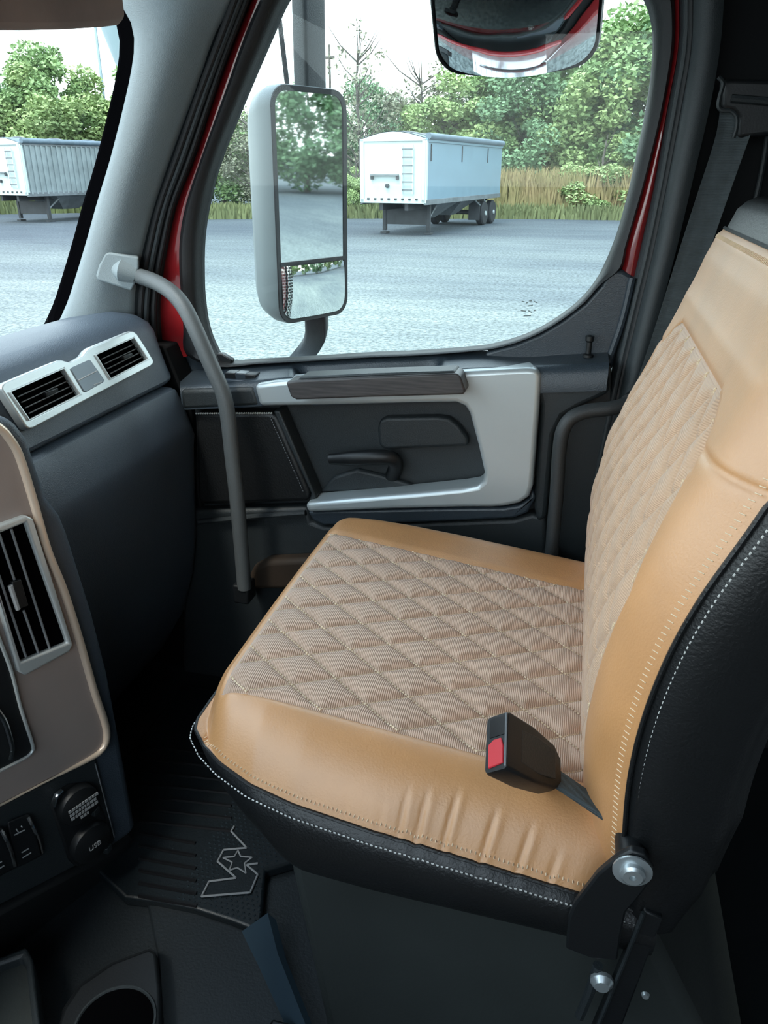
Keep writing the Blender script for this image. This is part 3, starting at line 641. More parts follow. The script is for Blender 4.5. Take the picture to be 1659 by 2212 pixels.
obj('bar', MB().tube(crv([onY(*p) for p in path], 40), .0115, 14), HANDLED, g2, smooth=60)
obj('mount_foot', MB().cyl(onY(1360, 872, 1.235), onY(1360, 872, 1.235)+V((.02, .06, 0)), .016), BLACKP, g2)
obj('mount_foot', MB().cyl(onY(1190, 1215, 1.212), onY(1190, 1215, 1.212)+V((0, .06, -.01)), .016), BLACKP, g2)

# ================================================================== DASHBOARD
ds = thing('dashboard', 'slate blue padded dashboard with silver twin air vents', 'dashboard', (-.8, .5, -1.0))
UP = [(-1.02, -.32), (-.98, -.285), (-.90, -.245), (-.82, -.232), (-.775, -.236), (-.750, -.248), (-.740, -.262), (-.732, -.295), (-.722, -.330), (-.714, -.352), (-.72, -.358), (-.80, -.37), (-1.0, -.40)]
LP = [(-.80, -.366), (-.716, -.361), (-.706, -.366), (-.694, -.395), (-.683, -.43), (-.678, -.45), (-.682, -.475), (-.686, -.52), (-.692, -.60), (-.700, -.68), (-.715, -.76), (-.745, -.85), (-.80, -.94), (-.88, -1.0), (-.95, -.8)]
def extr(prof, cen, y0, y1, r=.028, tilt=.0):
    lo = []
    for yy, sc in ((y0, 1), (lerp(y0, y1, .5), 1), (y1-r*1.6, 1), (y1-r, .994), (y1-r*.5, .975), (y1-r*.15, .945), (y1, .90)):
        lo.append([V((cen[0]+(x-cen[0])*sc, yy, cen[1]+(z-cen[1])*sc)) for x, z in prof])
    return MB().loft(lo)
obj('upper_pad', extr(UP, (-.88, -.32), -.55, 1.272), DASH, ds, smooth=50, bevel=.003)
obj('glove_box_panel', extr(LP, (-.82, -.60), -.55, 1.268), DASH, ds, smooth=50, bevel=.003)
# vent bezel on the sloping face of the pad
fn = V((.961, 0, .277)).normalized(); fp = V((-.7295, 1.0, -.298))
def VP(x, y, off=0.0): return onP(x/4.608, 680+y/4.608, fp+fn*off, fn)
OUT = [(15, 735), (22, 700), (50, 672), (300, 565), (570, 455), (610, 448), (690, 472), (730, 462), (830, 405), (870, 350), (910, 318), (1100, 240), (1290, 162), (1330, 164), (1365, 190), (1450, 320), (1528, 455), (1530, 485), (1505, 512), (900, 830), (335, 1130), (290, 1134), (258, 1112), (140, 930)]
HL = [(112, 768), (640, 535), (802, 790), (300, 1042)]
HR = [(962, 398), (1338, 230), (1476, 440), (1108, 636)]
HM = [(705, 540), (725, 520), (890, 447), (905, 455), (1043, 650), (1030, 672), (860, 768), (838, 765)]
bz = obj('vent_bezel', MB().plate([VP(*p, .013) for p in OUT], -fn*.014, [[VP(*p, .013) for p in h] for h in (HL, HR)]), SILVER, ds, bevel=.0022, seg=3)
obj('name_plate', MB().plate([VP(*p, .0145) for p in HM], -fn*.003), mat('grey_blue_plaque', (.20, .24, .28), .4, metal=.3), bz, bevel=.0008, label='grey plaque between the vents')
pm = MB(); pm.tube([VP(780, 652, .015), VP(960, 560, .015)], .0009, 5); pm.tube([VP(930, 700, .015), VP(1010, 668, .015)], .0007, 5)
obj('plaque_print', pm, PRINT, bz, kind='stuff')
def inset(q, f):
    c = (sum(p[0] for p in q)/len(q), sum(p[1] for p in q)/len(q)); return [(c[0]+(p[0]-c[0])*f, c[1]+(p[1]-c[1])*f) for p in q]
for nm, H in (('l', HL), ('r', HR)):
    av = obj('air_vent', MB().plate([VP(*p, .004) for p in H], -fn*.001), VENTB, ds)
    obj('vent_rim', MB().plate([VP(*p, .0155) for p in inset(H, 1.05)], -fn*.006, [[VP(*p, .0155) for p in inset(H, .985)]]), SILVER, av, bevel=.001)
    a, b, c, d = [V((p[0], p[1], 0)) for p in H]
    for k in range(1, 5):
        t = k/5+.02; p = a.lerp(d, t); q_ = b.lerp(c, t); e = p.lerp(q_, .04); f_ = p.lerp(q_, .96)
        obj('slat', MB().tube([VP(e.x, e.y, .0085), VP(f_.x, f_.y, .0085)], .0010, 6), SLAT, av)
    mid = (a+b+c+d)/4; tt = (b-a).normalized()
    obj('slat_tab', MB().box(VP(mid.x+tt.x*40, mid.y+tt.y*40, .0095), (.004, .013, .003)), BLACKP, av, bevel=.001)

# ================================================================== CENTRE STACK
sn = V((.923, -.385, 0)).normalized(); sp = V((-.6, .754, -.75)); stn = V((.385, .923, 0)).normalized()
def SP(u, v, off=0.0): return onP(u, v, sp+sn*off, sn)
cs = thing('center_console', 'taupe and black centre stack with champagne trim edge', 'center console', (-.7, .65, -1.02))
SH = [(30, 905), (64, 950), (92, 1035), (106, 1078), (134, 1114), (150, 1153), (203, 1323), (237, 1458), (262, 1594), (296, 1782), (290, 1800), (244, 1832), (120, 1898), (0, 1962), (-250, 2100), (-250, 1000), (-60, 890)]
obj('console_shell', MB().plate([SP(u, v, -.006) for u, v in SH], -sn*.22), DASH, cs, bevel=.012, seg=4)
TR = [(-60, 890), (0, 925), (22, 950), (41, 984), (68, 1069), (102, 1187), (136, 1272), (169, 1374), (203, 1492), (226, 1560), (230, 1597), (217, 1623), (183, 1645), (92, 1692), (0, 1740), (-120, 1802)]
PA = [(-250, 860)]+[(u-3, v) for u, v in TR]+[(-250, 1860)]
VO = [(-45, 1152), (58, 1114), (72, 1121), (158, 1393), (150, 1409), (56, 1460), (40, 1452)]
VI = [(-34, 1166), (56, 1129), (147, 1390), (46, 1431)]
obj('console_face', MB().plate([SP(u, v, .003) for u, v in PA], -sn*.01, [[SP(u, v, .003) for u, v in VI]]), TAUPE, cs, bevel=.002)
tr = crv([SP(u, v, .004) for u, v in TR], 90)
obj('trim_edge', MB().tube(tr, [.0052 if k < 62 else lerp(.0052, .0016, min(1, (k-62)/10)) for k in range(90)], 12), CHAMP, cs, smooth=60, label='champagne metal trim edge')
va = obj('air_vent', MB().plate([SP(u, v, .001) for u, v in VI], -sn*.001), VENTB, cs)
obj('vent_frame', MB().plate([SP(u, v, .011) for u, v in VO], -sn*.010, [[SP(u, v, .011) for u, v in VI]]), SILVER, va, bevel=.0025, seg=3)
for p, q_ in (((24, 1143), (108, 1403)), ((-2, 1153), (31, 1252)), ((51, 1319), (83, 1411)), ((-20, 1190), (56, 1419))):
    obj('slat', MB().tube([SP(*p, .006), SP(*q_, .006)], .0016, 6), PRINTD, va)
obj('slat_tab', MB().plate([SP(u, v, .010) for u, v in ((26, 1258), (46, 1252), (62, 1308), (42, 1316))], -sn*.006), BLACKP, va, bevel=.001)
obj('slat_tab', MB().tube([SP(22, 1265, .0085), SP(39, 1316, .0085)], .003, 8), PRINT, va)
# inner dark control panel at the left with its bright edge
IP = [(-200, 1250), (-20, 1330), (0, 1385), (25, 1452), (45, 1530), (68, 1606), (68, 1622), (58, 1634), (0, 1663), (-200, 1765)]
obj('control_panel', MB().plate([SP(u, v, .007) for u, v in IP], -sn*.006), BLACKP, cs, bevel=.002)
obj('panel_edge', MB().tube(crv([SP(u, v, .008) for u, v in [(-20, 1330), (0, 1385), (25, 1452), (45, 1530), (70, 1608), (68, 1624), (56, 1636), (0, 1665)]], 50), .0022, 8), SILVER, cs)
obj('knob_ring', MB().tube(crv([SP(u, v, .012) for u, v in [(-10, 1530), (8, 1556), (20, 1590), (26, 1618), (22, 1640)]], 20), .0034, 8), CHROME, cs)
# switch field
SW = [(-250, 1868), (0, 1746), (92, 1698), (184, 1651), (206, 1640), (224, 1720), (248, 1815), (240, 1830), (120, 1894), (0, 1955), (-250, 2090)]
obj('switch_field', MB().plate([SP(u, v, .000) for u, v in SW], -sn*.008), DARKP, cs, bevel=.002)
for du, dv in ((0, 0), (-58, 28)):
    sw = obj('rocker_switch', MB().loft([[SP(u+du, v+dv, o_) for u, v in ((14, 1776), (62, 1757), (94, 1846), (36, 1876))] for o_ in (.001, .006)]), BLACKP, cs, bevel=.003)
    obj('switch_edge', MB().tube(crv([SP(u+du, v+dv, o_) for u, v, o_ in ((60, 1764, .007), (72, 1788, .011), (82, 1812, .010), (90, 1842, .007))], 14), .0026, 8), CHROME, sw)
    ic = MB()
    for (x0, y0, x1, y1) in ((31, 1804, 53, 1793), (35, 1791, 40, 1798), (46, 1785, 48, 1787), (47, 1842, 62, 1833), (49, 1853, 67, 1842)):
        ic.tube([SP(x0+du, y0+dv, .0072), SP(x1+du, y1+dv, .0072)], .0009, 5)
    obj('switch_icon', ic, PRINT, sw, kind='stuff')
sk = obj('socket_recess', MB().plate([SP(u, v, .003) for u, v in ((110, 1742), (122, 1712), (150, 1694), (182, 1692), (204, 1708), (228, 1760), (246, 1812), (240, 1834), (166, 1874), (150, 1860))], -sn*.006), BLACKP, cs, bevel=.003)
for (u, v, r, tx) in ((163, 1734, .030, 'a'), (190, 1815, .031, 'b')):
    so = obj('power_socket', MB().lathe([(r, 0), (r, .008), (r*.93, .012), (r*.6, .0155), (0, .0165)], SP(u, v, .002), sn, 28), BLACKP, cs)
    c = SP(u, v, .002)+sn*.0185
    obj('socket_tab', MB().box(SP(u+42, v+18, .008), (.004, .006, .005)), DARKP, so, bevel=.001)
    if tx == 'a':
        lm_ = MB()
        for row, (wd, z) in enumerate(((.021, .009), (.020, .002), (.019, -.005), (.006, -.012))):
            x = -wd
            while x < wd:
                l = random.uniform(.002, .005); lm_.box(c+stn*(x+l/2)+V((0, 0, z)), (l/2, .0005, .0022), (stn, sn, V((0, 0, 1)))); x += l+.0014
        obj('socket_print', lm_, PRINT, so, kind='stuff', label='small illegible grey print')
    else:
        fc = bpy.data.curves.new('socket_print', 'FONT'); fc.body = 'USB'; fc.size = .0115; fc.align_x = 'CENTER'; fc.align_y = 'CENTER'; fc.extrude = .0004
        tmp = bpy.data.objects.new('print_source', fc); C.objects.link(tmp)
        fme = bpy.data.meshes.new_from_object(tmp.evaluated_get(bpy.context.evaluated_depsgraph_get())); bpy.data.objects.remove(tmp)
        fme.materials.clear(); fme.materials.append(PRINT)
        fo = bpy.data.objects.new('socket_print', fme); C.objects.link(fo); fo.parent = so; fo['kind'] = 'stuff'
        mw = Matrix((stn, V((0, 0, 1)), sn)).transposed().to_4x4(); mw.translation = c-sn*.001-ORG[so.name]; fo.matrix_local = mw
obj('socket_arc', MB().tube(crv([SP(u, v, .007) for u, v in ((116, 1742), (122, 1720), (134, 1706))], 10), .003, 8), CHROME, cs)
obj('panel_seam', MB().tube([SP(206, 1650, .001), SP(228, 1735, .001), SP(247, 1808, .001)], .001, 6), PRINTD, cs)
# kick panel under the stack
KP = [(-250, 2100), (0, 1960), (120, 1896), (244, 1832), (292, 1802), (300, 1860), (304, 1960), (296, 2020), (270, 2060), (200, 2090), (-250, 2300)]
obj('kick_panel', MB().plate([SP(u, v, -.03) for u, v in KP], -sn*.18), BLACKP, cs, bevel=.015, seg=4)

# ---- floor console with cup holder
fc_ = thing('floor_console', 'black floor console with round cup holder at the bottom edge', 'floor console', onZ(250, 2200, -1.02))
FO = [(90, 2420), (110, 2260), (135, 2180), (170, 2128), (240, 2080), (325, 2048), (338, 2056), (346, 2130), (352, 2420)]
cc = onZ(248, 2215, -.975); cr_ = .047
circ = [cc+V((cr_*math.cos(2*math.pi*k/32), cr_*math.sin(2*math.pi*k/32), 0)) for k in range(32)]
obj('console_top', MB().plate([onZ(u, v, -.975) for u, v in FO], (0, 0, -.012), [circ]), BLACKP, fc_, bevel=.005, seg=3)
obj('console_skirt', MB().plate([onZ(u, v, -.987) for u, v in FO], (0, 0, -.033), [circ]), BLACKP, fc_)
obj('cup_well', MB().lathe([(cr_, 0), (cr_*.95, -.03), (cr_*.9, -.032), (0, -.032)], cc, (0, 0, 1), 32), VENTB, fc_)
obj('cup_rim', MB().tube([cc+V(((cr_+.002)*math.cos(a), (cr_+.002)*math.sin(a), .001)) for a in [2*math.pi*k/40 for k in range(41)]], .0022, 6), DARKP, fc_)
bn = thing('storage_bin', 'dark grey open bin at the lower left corner', 'storage bin', onZ(20, 2160, -1.02))
BO = [(-160, 2110), (0, 2066), (56, 2044), (70, 2070), (92, 2260), (-160, 2300)]
BI = [(-140, 2130), (0, 2082), (46, 2066), (56, 2085), (72, 2240), (-140, 2275)]
obj('bin_rim', MB().plate([onZ(u, v, -.94) for u, v in BO], (0, 0, -.078), [[onZ(u, v, -.94) for u, v in BI]]), DARKP, bn, bevel=.004)
obj('bin_floor', MB().plate([onZ(u, v, -.955) for u, v in inset(BI, 1.03)], (0, 0, -.01)), BASEG, bn)

# ---- tunnel cover, riser, floor mat
obj('trim_4', MB().plate([onZ(u, v, -1.012) for u, v in ((318, 1950), (420, 1950), (560, 1990), (590, 2080), (640, 2260), (660, 2420), (355, 2420), (350, 2240), (340, 2060))], (0, 0, -.008)), CARPET, bevel=.003, kind='structure', label='dark blue-grey tunnel cover below the floor mat', cat='floor trim')
ra = [onZ(u, v, -1.012) for u, v in ((522, 2012), (560, 2090), (610, 2200), (660, 2330))]; rbb = [onZ(u, v, -.965) for u, v in ((578, 1972), (600, 2060), (655, 2200), (705, 2330))]
obj('trim_5', MB().band(ra, rbb, (.012, 0, -.01), 3, 0), mat('blue_grey_riser', (.035, .058, .078), .4), kind='structure', label='blue-grey riser strip beside the seat base', cat='floor trim')
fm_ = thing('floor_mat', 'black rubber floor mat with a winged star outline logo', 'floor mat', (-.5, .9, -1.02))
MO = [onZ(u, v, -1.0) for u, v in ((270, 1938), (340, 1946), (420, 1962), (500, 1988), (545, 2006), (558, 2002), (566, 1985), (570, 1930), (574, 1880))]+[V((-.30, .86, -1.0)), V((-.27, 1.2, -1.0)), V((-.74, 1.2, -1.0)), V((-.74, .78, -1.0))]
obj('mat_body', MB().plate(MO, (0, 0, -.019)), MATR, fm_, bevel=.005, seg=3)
rib = MB()
for k in range(13):
    x0, y0 = 300, 1935-k*27; p = onZ(x0, y0, -.999); x1 = 425-k*.5 if k < 6 else 500
    obj('mat_rib', MB().tube([onZ(x0, y0, -.9995), onZ(x1, y0+22, -.9995)], .0032, 6, True), FRIT, fm_)
dm = MB(); pxy = [(p.x, p.y) for p in MO]
def inpoly(x, y, P):
    c = False; j = len(P)-1
    for i in range(len(P)):
        if (P[i][1] > y) != (P[j][1] > y) and x < (P[j][0]-P[i][0])*(y-P[i][1])/(P[j][1]-P[i][1])+P[i][0]: c = not c
        j = i
    return c
for i in range(60):
    for j in range(60):
        x = -.56+i*.0088+(.0044 if j % 2 else 0); y = .705+j*.0076
        lim = -.50+.0*(y-.7)
        if x < lim or not inpoly(x+.006, y-.006, pxy) or not inpoly(x, y, pxy): continue
        r = .0026; dm.add([(x-r, y, -1.0), (x, y-r, -1.0), (x+r, y, -1.0), (x, y+r, -1.0), (x, y, -.9978)], [(0, 1, 4), (1, 2, 4), (2, 3, 4), (3, 0, 4)])
obj('mat_dimples', dm, mat('dimple_rubber', (.013, .021, .027), .4), fm_, smooth=0, kind='stuff')
def LP_(x, y, z=-.997): return onZ(280+x/4.608, 1700+y/4.608, z)
def logo(name, pts, closed, m, r=.0021):
    P = [LP_(*p) for p in pts]+([LP_(*pts[0])] if closed else [])
    mb = MB()
    for a, b in zip(P[:-1], P[1:]): mb.tube([a, b], r, 6)
    obj(name, mb, m, fm_)
obj('logo_field', MB().plate([LP_(*p, -.9985) for p in ((1165, 605), (935, 625), (875, 740), (1060, 905), (790, 940), (715, 1090), (1200, 1050), (1275, 870), (1250, 700))], (0, 0, -.002)), MATR, fm_)
logo('logo_wing', [(1040, 390), (1010, 440), (1165, 605), (935, 625), (875, 740), (1060, 905), (790, 940), (715, 1090), (1200, 1050), (1275, 870), (1165, 775), (1275, 760)], False, PRINTD, .0016)
logo('logo_star', [(1080, 630), (1105, 690), (1218, 700), (1145, 757), (1158, 858), (1072, 803), (992, 830), (1022, 750), (930, 703), (1042, 692)], True, PRINTD, .0013)

# ================================================================== PASSENGER SEAT
seat = thing('passenger_seat', 'tan leather passenger seat with diamond-quilted centre and black sides', 'seat', (-.12, .85, -1.02))
def ztop(x): return -.525-.125*(x+.227)
XF, XR = -.370, .125
def y0(x): return interp(x, [XF, -.365, -.345, -.32, -.28, -.23, -.15, XR], [.622, .607, .588, .572, .556, .547, .543, .541])
def y1(x): return interp(x, [XF, -.365, -.345, -.32, -.28, -.23, -.15, XR], [1.098, 1.110, 1.122, 1.134, 1.146, 1.152, 1.156, 1.158])
QX, QN, QF = -.338, .622, 1.014
A_, B_, P0 = (-.042, .0285), (-.042, -.0285), (-.016, .767)
def lattice(x, y, p0=P0, a=A_, b=B_):
    det = a[0]*b[1]-a[1]*b[0]; dx, dy = x-p0[0], y-p0[1]
    i = (dx*b[1]-dy*b[0])/det; j = (a[0]*dy-a[1]*dx)/det
    la = abs(det)/math.hypot(*b); lb = abs(det)/math.hypot(*a)
    return abs(i-round(i))*la, abs(j-round(j))*lb
WR = [(-.142, .35, .030), (-.122, .7, .046), (-.104, .8, .05), (-.078, .95, .056), (-.040, 1.0, .05), (-.006, .9, .045), (.024, .8, .03), (-.176, .25, .03)]
def cush(x, y):
    dn, df, dx = y-y0(x), y1(x)-y, x-XF
    qn = max(0, 1-dn/.075); qf = max(0, 1-df/.065); qx = max(0, 1-dx/.045)
    q = min(1, math.sqrt(max(qn, qf)**2+qx**2))
    drop = .058*q**2.4
    z = ztop(x)-drop+.006*math.cos(min(1, abs(y-.84)/.30)*math.pi/2)
    inq = x > QX and QN < y < QF
    if inq:
        d1, d2 = lattice(x, y); d = min(d1, d2)
        ed = min(y-QN, QF-y, x-QX); fe = sstep(0, .012, ed)
        z += fe*(-.0040*math.exp(-(d/.0030)**2)+.0036*(1-math.exp(-(d/.010)**2)))
    ds_ = min(abs(y-QN) if x > QX else 9, abs(y-QF) if x > QX else 9, abs(x-QX) if QN < y < QF else 9, abs(x-(XF+.022)))
    z += -.0026*math.exp(-(ds_/.003)**2)
    if dn < .075:
        for xi, am, ln_ in WR:
            xx = xi+(.30+2.0*(xi+.06))*dn; z += -.0034*am*(math.exp(-((x-xx)/.0022)**2)-.5*math.exp(-((x-xx-.006)/.004)**2))*sstep(-.004, .004, dn)*sstep(0, .020, ln_*.72-dn)*1.3
    return z
xs = [XF+.0012*k for k in range(8)]+[lerp(XF+.0096, QX, k/11) for k in range(11)]+[lerp(QX, XR, k/170) for k in range(171)]
iq = 8+11
def cols(x):
    a, b = y0(x), y1(x); n = max(a+.004, QN)
    near = [a+(n-a)*(k/26)**1.25 for k in range(26)]
    mid = [lerp(n, QF, k/150) for k in range(151)]
    far = [b-(b-QF)*((1-k/20))**1.3 for k in range(1, 21)]
    return near+mid+far
grid = [[V((x, y, cush(x, y))) for y in cols(x)] for x in xs]
jn, jf = 26, 26+150
lea = MB(); lea.grid([r[:jn+1] for r in grid]); lea.grid([r[jf:] for r in grid]); lea.grid([r[jn:jf+1] for r in grid[:iq+1]])
cu = obj('cushion_leather', lea, TAN, seat, smooth=80, normals=False)
obj('cushion_quilt', MB().grid([r[jn:jf+1] for r in grid[iq:]]), QUILT, seat, smooth=80, normals=False)
# seam path round the cushion edge: near rear -> front -> far rear
seam = [r[0] for r in reversed(grid)]+[grid[0][k] for k in range(0, len(grid[0]), 6)]+[r[-1] for r in grid]
seam = resamp(seam, 260); ccen = V((-.1, .85, 0))
def outw(i):
    t = (seam[min(i+1, 259)]-seam[max(i-1, 0)]); t.z = 0; t.normalize(); n_ = V((t.y, -t.x, 0))
    if n_.dot(seam[i]-ccen) < 0: n_ = -n_
    return n_
rows = []
for i, p in enumerate(seam):
    n_ = outw(i); zb_ = -.690 if True else 0; r = []
    for k in range(13):
        t = k/12; r.append(V((p.x, p.y, lerp(p.z-.001, zb_, t)))+n_*(-.002+.014*math.sin(math.pi*min(1, t*1.05)**.7)-.012*sstep(.8, 1, t)))
    fw_ = sstep(-.20, -.36, p.x); r = [q_+V((.075*fw_*(k/12)**.9, 0, 0)) for k, q_ in enumerate(r)]
    rows.append(r)
side = MB().grid(rows); side.add([r[-1] for r in rows], [tuple(range(260))])
obj('cushion_side', side, BLACKL, seat, smooth=80)
obj('seam_piping', MB().tube([p+outw(i)*.001+V((0, 0, -.001)) for i, p in enumerate(seam)], .0021, 6), BLACKL, seat)
def stitches(path, step, ln, r, offs, m, par, name='stitching', lift=V((0, 0, 0))):
    mb = MB(); L = sum((path[i+1]-path[i]).length for i in range(len(path)-1)); n = max(2, int(L/step)); fine = resamp(path, n*4+1)
    for k in range(n):
        a, b = fine[k*4], fine[min(k*4+max(1, round(4*ln)), len(fine)-1)]
        if (b-a).length > 1e-5: mb.tube([a+lift, b+lift], r, 5)
    return mb
w_ = stitches([p+outw(i)*.0078+V((0, 0, -.011)) for i, p in enumerate(seam)], .0048, .6, .0008, 0, WTHREAD, seat)
obj('white_stitching', w_, WTHREAD, seat, kind='stuff')
inn = []
for i, p in enumerate(seam):
    qv = p-outw(i)*.0042; inn.append(V((qv.x, qv.y, cush(min(max(qv.x, XF), XR), qv.y)+.0006)))
tm = MB(); n_ = len(inn)
fine = resamp(inn, 330)
for k in range(0, 330):
    i = min(259, int(k*259/329)); o_ = outw(i)
    if fine[k].x < XF+.016: continue
    tm.tube([fine[k]+o_*.0028+V((0, 0, -.001)), fine[k]-o_*.0022], .0006, 4)
obj('cream_stitching', tm, THREAD, seat, kind='stuff')
# thread along the quilt lines
qs = MB()
def qline(p, d, fn, ok, step=.0042, ln=.62, r=.00115):
    L = math.hypot(*d); u = (d[0]/L, d[1]/L); s = -.9
    while s < .9:
        a = (p[0]+u[0]*s, p[1]+u[1]*s); b = (a[0]+u[0]*step*ln, a[1]+u[1]*step*ln)
        if ok(*a) and ok(*b): qs.tube([fn(*a), fn(*b)], r, 4)
        s += step
okc = lambda x, y: QX+.001 < x < .10 and QN+.001 < y < QF-.001
fnc = lambda x, y: V((x, y, cush(x, y)+.0009))
for k in range(-14, 15):
    qline((P0[0]+k*B_[0], P0[1]+k*B_[1]), A_, fnc, okc)
    qline((P0[0]+k*A_[0], P0[1]+k*A_[1]), B_, fnc, okc, r=.0008)
obj('quilt_stitching', qs, THREAD, seat, kind='stuff')

# ---- backrest
BZ = [-.69, -.62, -.56, -.47, -.39, -.31, -.22, -.146, -.10, -.066]; BX = [.072, .058, .050, .045, .051, .069, .103, .131, .147, .157]
def bxf(z):
    i = 0
    while i < len(BZ)-2 and z > BZ[i+1]: i += 1
    g_ = lambda k: BX[max(0, min(len(BX)-1, k))]; t = (z-BZ[i])/(BZ[i+1]-BZ[i]); p0, p1, p2, p3 = g_(i-1), g_(i), g_(i+1), g_(i+2)
    return 0.5*(2*p1+(p2-p0)*t+(2*p0-5*p1+4*p2-p3)*t*t+(3*p1-p0-3*p2+p3)*t**3)
YN, YF, ZB, ZT, QT = .545, 1.158, -.645, -.066, -.172
def bqn(z): return interp(z, [-.60, -.45, -.33, -.28, -.21, -.19, QT], [.645, .612, .603, .617, .640, .655, .685])
def bqf(z): return 1.705-bqn(z)
PB, AB, BB = (.85, -.30), (.0285, -.042), (-.0285, -.042)
def byn(z): return YN+.012*(max(0, (z+.11)/.045))**2
def byf(z): return YF-.012*(max(0, (z+.11)/.045))**2
def back(y, z):
    dn, df, dt = y-byn(z), byf(z)-y, ZT-z
    q = min(1, math.sqrt(max(0, 1-dn/.085, 1-df/.085)**2+max(0, 1-dt/.014)**2*.2))
    x = bxf(z)+.036*q**2.4
    if bqn(z) < y < bqf(z) and z < QT:
        d1, d2 = lattice(y, z, PB, AB, BB); d = min(d1, d2); ed = min(y-bqn(z), bqf(z)-y, QT-z); fe = sstep(0, .014, ed)
        x -= fe*(-.0042*math.exp(-(d/.0030)**2)+.0038*(1-math.exp(-(d/.010)**2)))
    d_ = min(abs(y-bqn(z)) if z < QT and z > -.225 else 9, abs(y-bqf(z)) if z < QT and z > -.225 else 9, abs(z-QT) if bqn(QT) < y < bqf(QT) else 9, abs(z+.208-.05*(y-.64)*0) if (y < bqn(z) or y > bqf(z)) else 9)
    x += .0026*math.exp(-(d_/.003)**2)
    return x
zs_ = [lerp(ZB, QT, k/170) for k in range(171)]+[lerp(QT, ZT-.03, k/20) for k in range(1, 21)]+[ZT-.03*(1-k/12)**1.4 for k in range(1, 13)]
def bcols(z):
    a, b = byn(z), byf(z); n_, f_ = bqn(z), bqf(z)
    return [a+(n_-a)*(k/26)**1.2 for k in range(26)]+[lerp(n_, f_, k/130) for k in range(131)]+[b-(b-f_)*(1-k/24)**1.2 for k in range(1, 25)]
bg_ = [[V((back(y, z), y, z)) for y in bcols(z)] for z in zs_]
kq = 170; bl = MB(); bl.grid([r[:27] for r in bg_]); bl.grid([r[156:] for r in bg_]); bl.grid([r[26:157] for r in bg_[kq:]])
obj('backrest_leather', bl, TAN, seat, smooth=80, normals=False)
obj('backrest_quilt', MB().grid([r[26:157] for r in bg_[:kq+1]]), QUILTB, seat, smooth=80, normals=False)
bs = [r[0] for r in bg_]+[bg_[-1][k] for k in range(0, len(bg_[0]), 5)]+[r[-1] for r in reversed(bg_)]
bs = resamp(bs, 240); bc = V((.15, .85, -.42))
def bout(i):
    t = bs[min(i+1, 239)]-bs[max(i-1, 0)]; t.x = 0; t.normalize(); n2 = V((0, t.z, -t.y))
    if n2.dot(bs[i]-bc) < 0: n2 = -n2
    return n2
rows = []
for i, p in enumerate(bs):
    n2 = bout(i); r = []
    for k in range(15):
        t = k/14; th = interp(p.z, [-.645, -.60, -.53, -.44, -.1], [.055, .085, .102, .108, .125]); up2 = max(0, n2.z)
        r.append(p+V((.0015+t*th, 0, -.0*t))+n2*(-.0015+(.012+.026*up2)*math.sin(math.pi*min(1, t*1.1)**.6)*(1 if k < 14 else 1)-.035*sstep(.62, 1, t)**2))
    rows.append(r)
sb = MB().grid(rows); sb.add([r[-1] for r in rows], [tuple(range(240))])
obj('backrest_shell', sb, BLACKL, seat, smooth=80)
obj('seam_piping', MB().tube([p+bout(i)*.001 for i, p in enumerate(bs)], .0022, 6), BLACKL, seat)
obj('white_stitching', stitches([p+bout(i)*.005+V((.009, 0, 0)) for i, p in enumerate(bs)], .0050, .6, .0008, 0, WTHREAD, seat), WTHREAD, seat, kind='stuff')
tm = MB(); fine = resamp(bs, 300)
for k in range(300):
    i = min(239, int(k*239/299)); o_ = bout(i); p = fine[k]-o_*.006; y_, z_ = min(max(p.y, YN+.001), YF-.001), min(max(p.z, ZB+.001), ZT-.0005)
    q_ = p-o_*.0042; tm.tube([V((back(y_, z_)-.0004, p.y, p.z)), V((back(min(max(q_.y, YN), YF), min(q_.z, ZT-.0005))-.0006, q_.y, q_.z))], .0005, 4)
obj('cream_stitching', tm, THREAD, seat, kind='stuff')
qs = MB()
okb = lambda y, z: -.575 < z < QT-.001 and bqn(z)+.001 < y < bqf(z)-.001
fnb = lambda y, z: V((back(y, z)-.0007, y, z))
for k in range(-14, 15):
    qline((PB[0]+k*BB[0], PB[1]+k*BB[1]), AB, fnb, okb, r=.0011); qline((PB[0]+k*AB[0], PB[1]+k*AB[1]), BB, fnb, okb, r=.0007)
obj('quilt_stitching', qs, THREAD, seat, kind='stuff')
# ---- recliner bracket, bolts, lower frame, base box
BRK = [(1335, 1852), (1365, 1838), (1395, 1846), (1412, 1880), (1404, 1908), (1380, 1940), (1352, 1972), (1342, 2020), (1334, 2076), (1280, 2072), (1222, 2050), (1228, 1985), (1240, 1955), (1290, 1890)]
obj('recliner_bracket', MB().plate([onY(u, v, .512) for u, v in BRK], (0, .008, 0)), BLACKP, seat, bevel=.002)
obj('pivot_washer', MB().lathe([(.0165, 0), (.0165, .002), (.011, .003)], onY(1366, 1879, .511), (0, -1, 0), 24), STEEL, seat)
obj('pivot_bolt', MB().lathe([(.0105, .002), (.0105, .007), (.008, .009), (.003, .009), (.003, .005), (0, .005)], onY(1366, 1879, .511), (0, -1, 0), 18), STEEL, seat, label='zinc pivot bolt')
obj('pivot_sleeve', MB().cyl(onY(1366, 1879, .518), onY(1366, 1879, .518)+V((0, .05, 0)), .014), BLACKP, seat)
fr_ = [(1392, 1968), (1432, 1985), (1332, 2250), (1270, 2250)]
obj('frame_upright', MB().plate([onY(u, v, .53) for u, v in fr_], (0, .012, 0)), BLACKP, seat, bevel=.002)
obj('frame_flange', MB().tube([onY(1390, 1972, .528), onY(1284, 2235, .528)], .0022, 6), DARKP, seat)
obj('slide_bolt', MB().lathe([(.011, 0), (.011, .004), (.007, .009), (0, .009)], onY(1300, 2115, .527), (0, -1, 0), 12), STEEL, seat, label='zinc slide bolt')
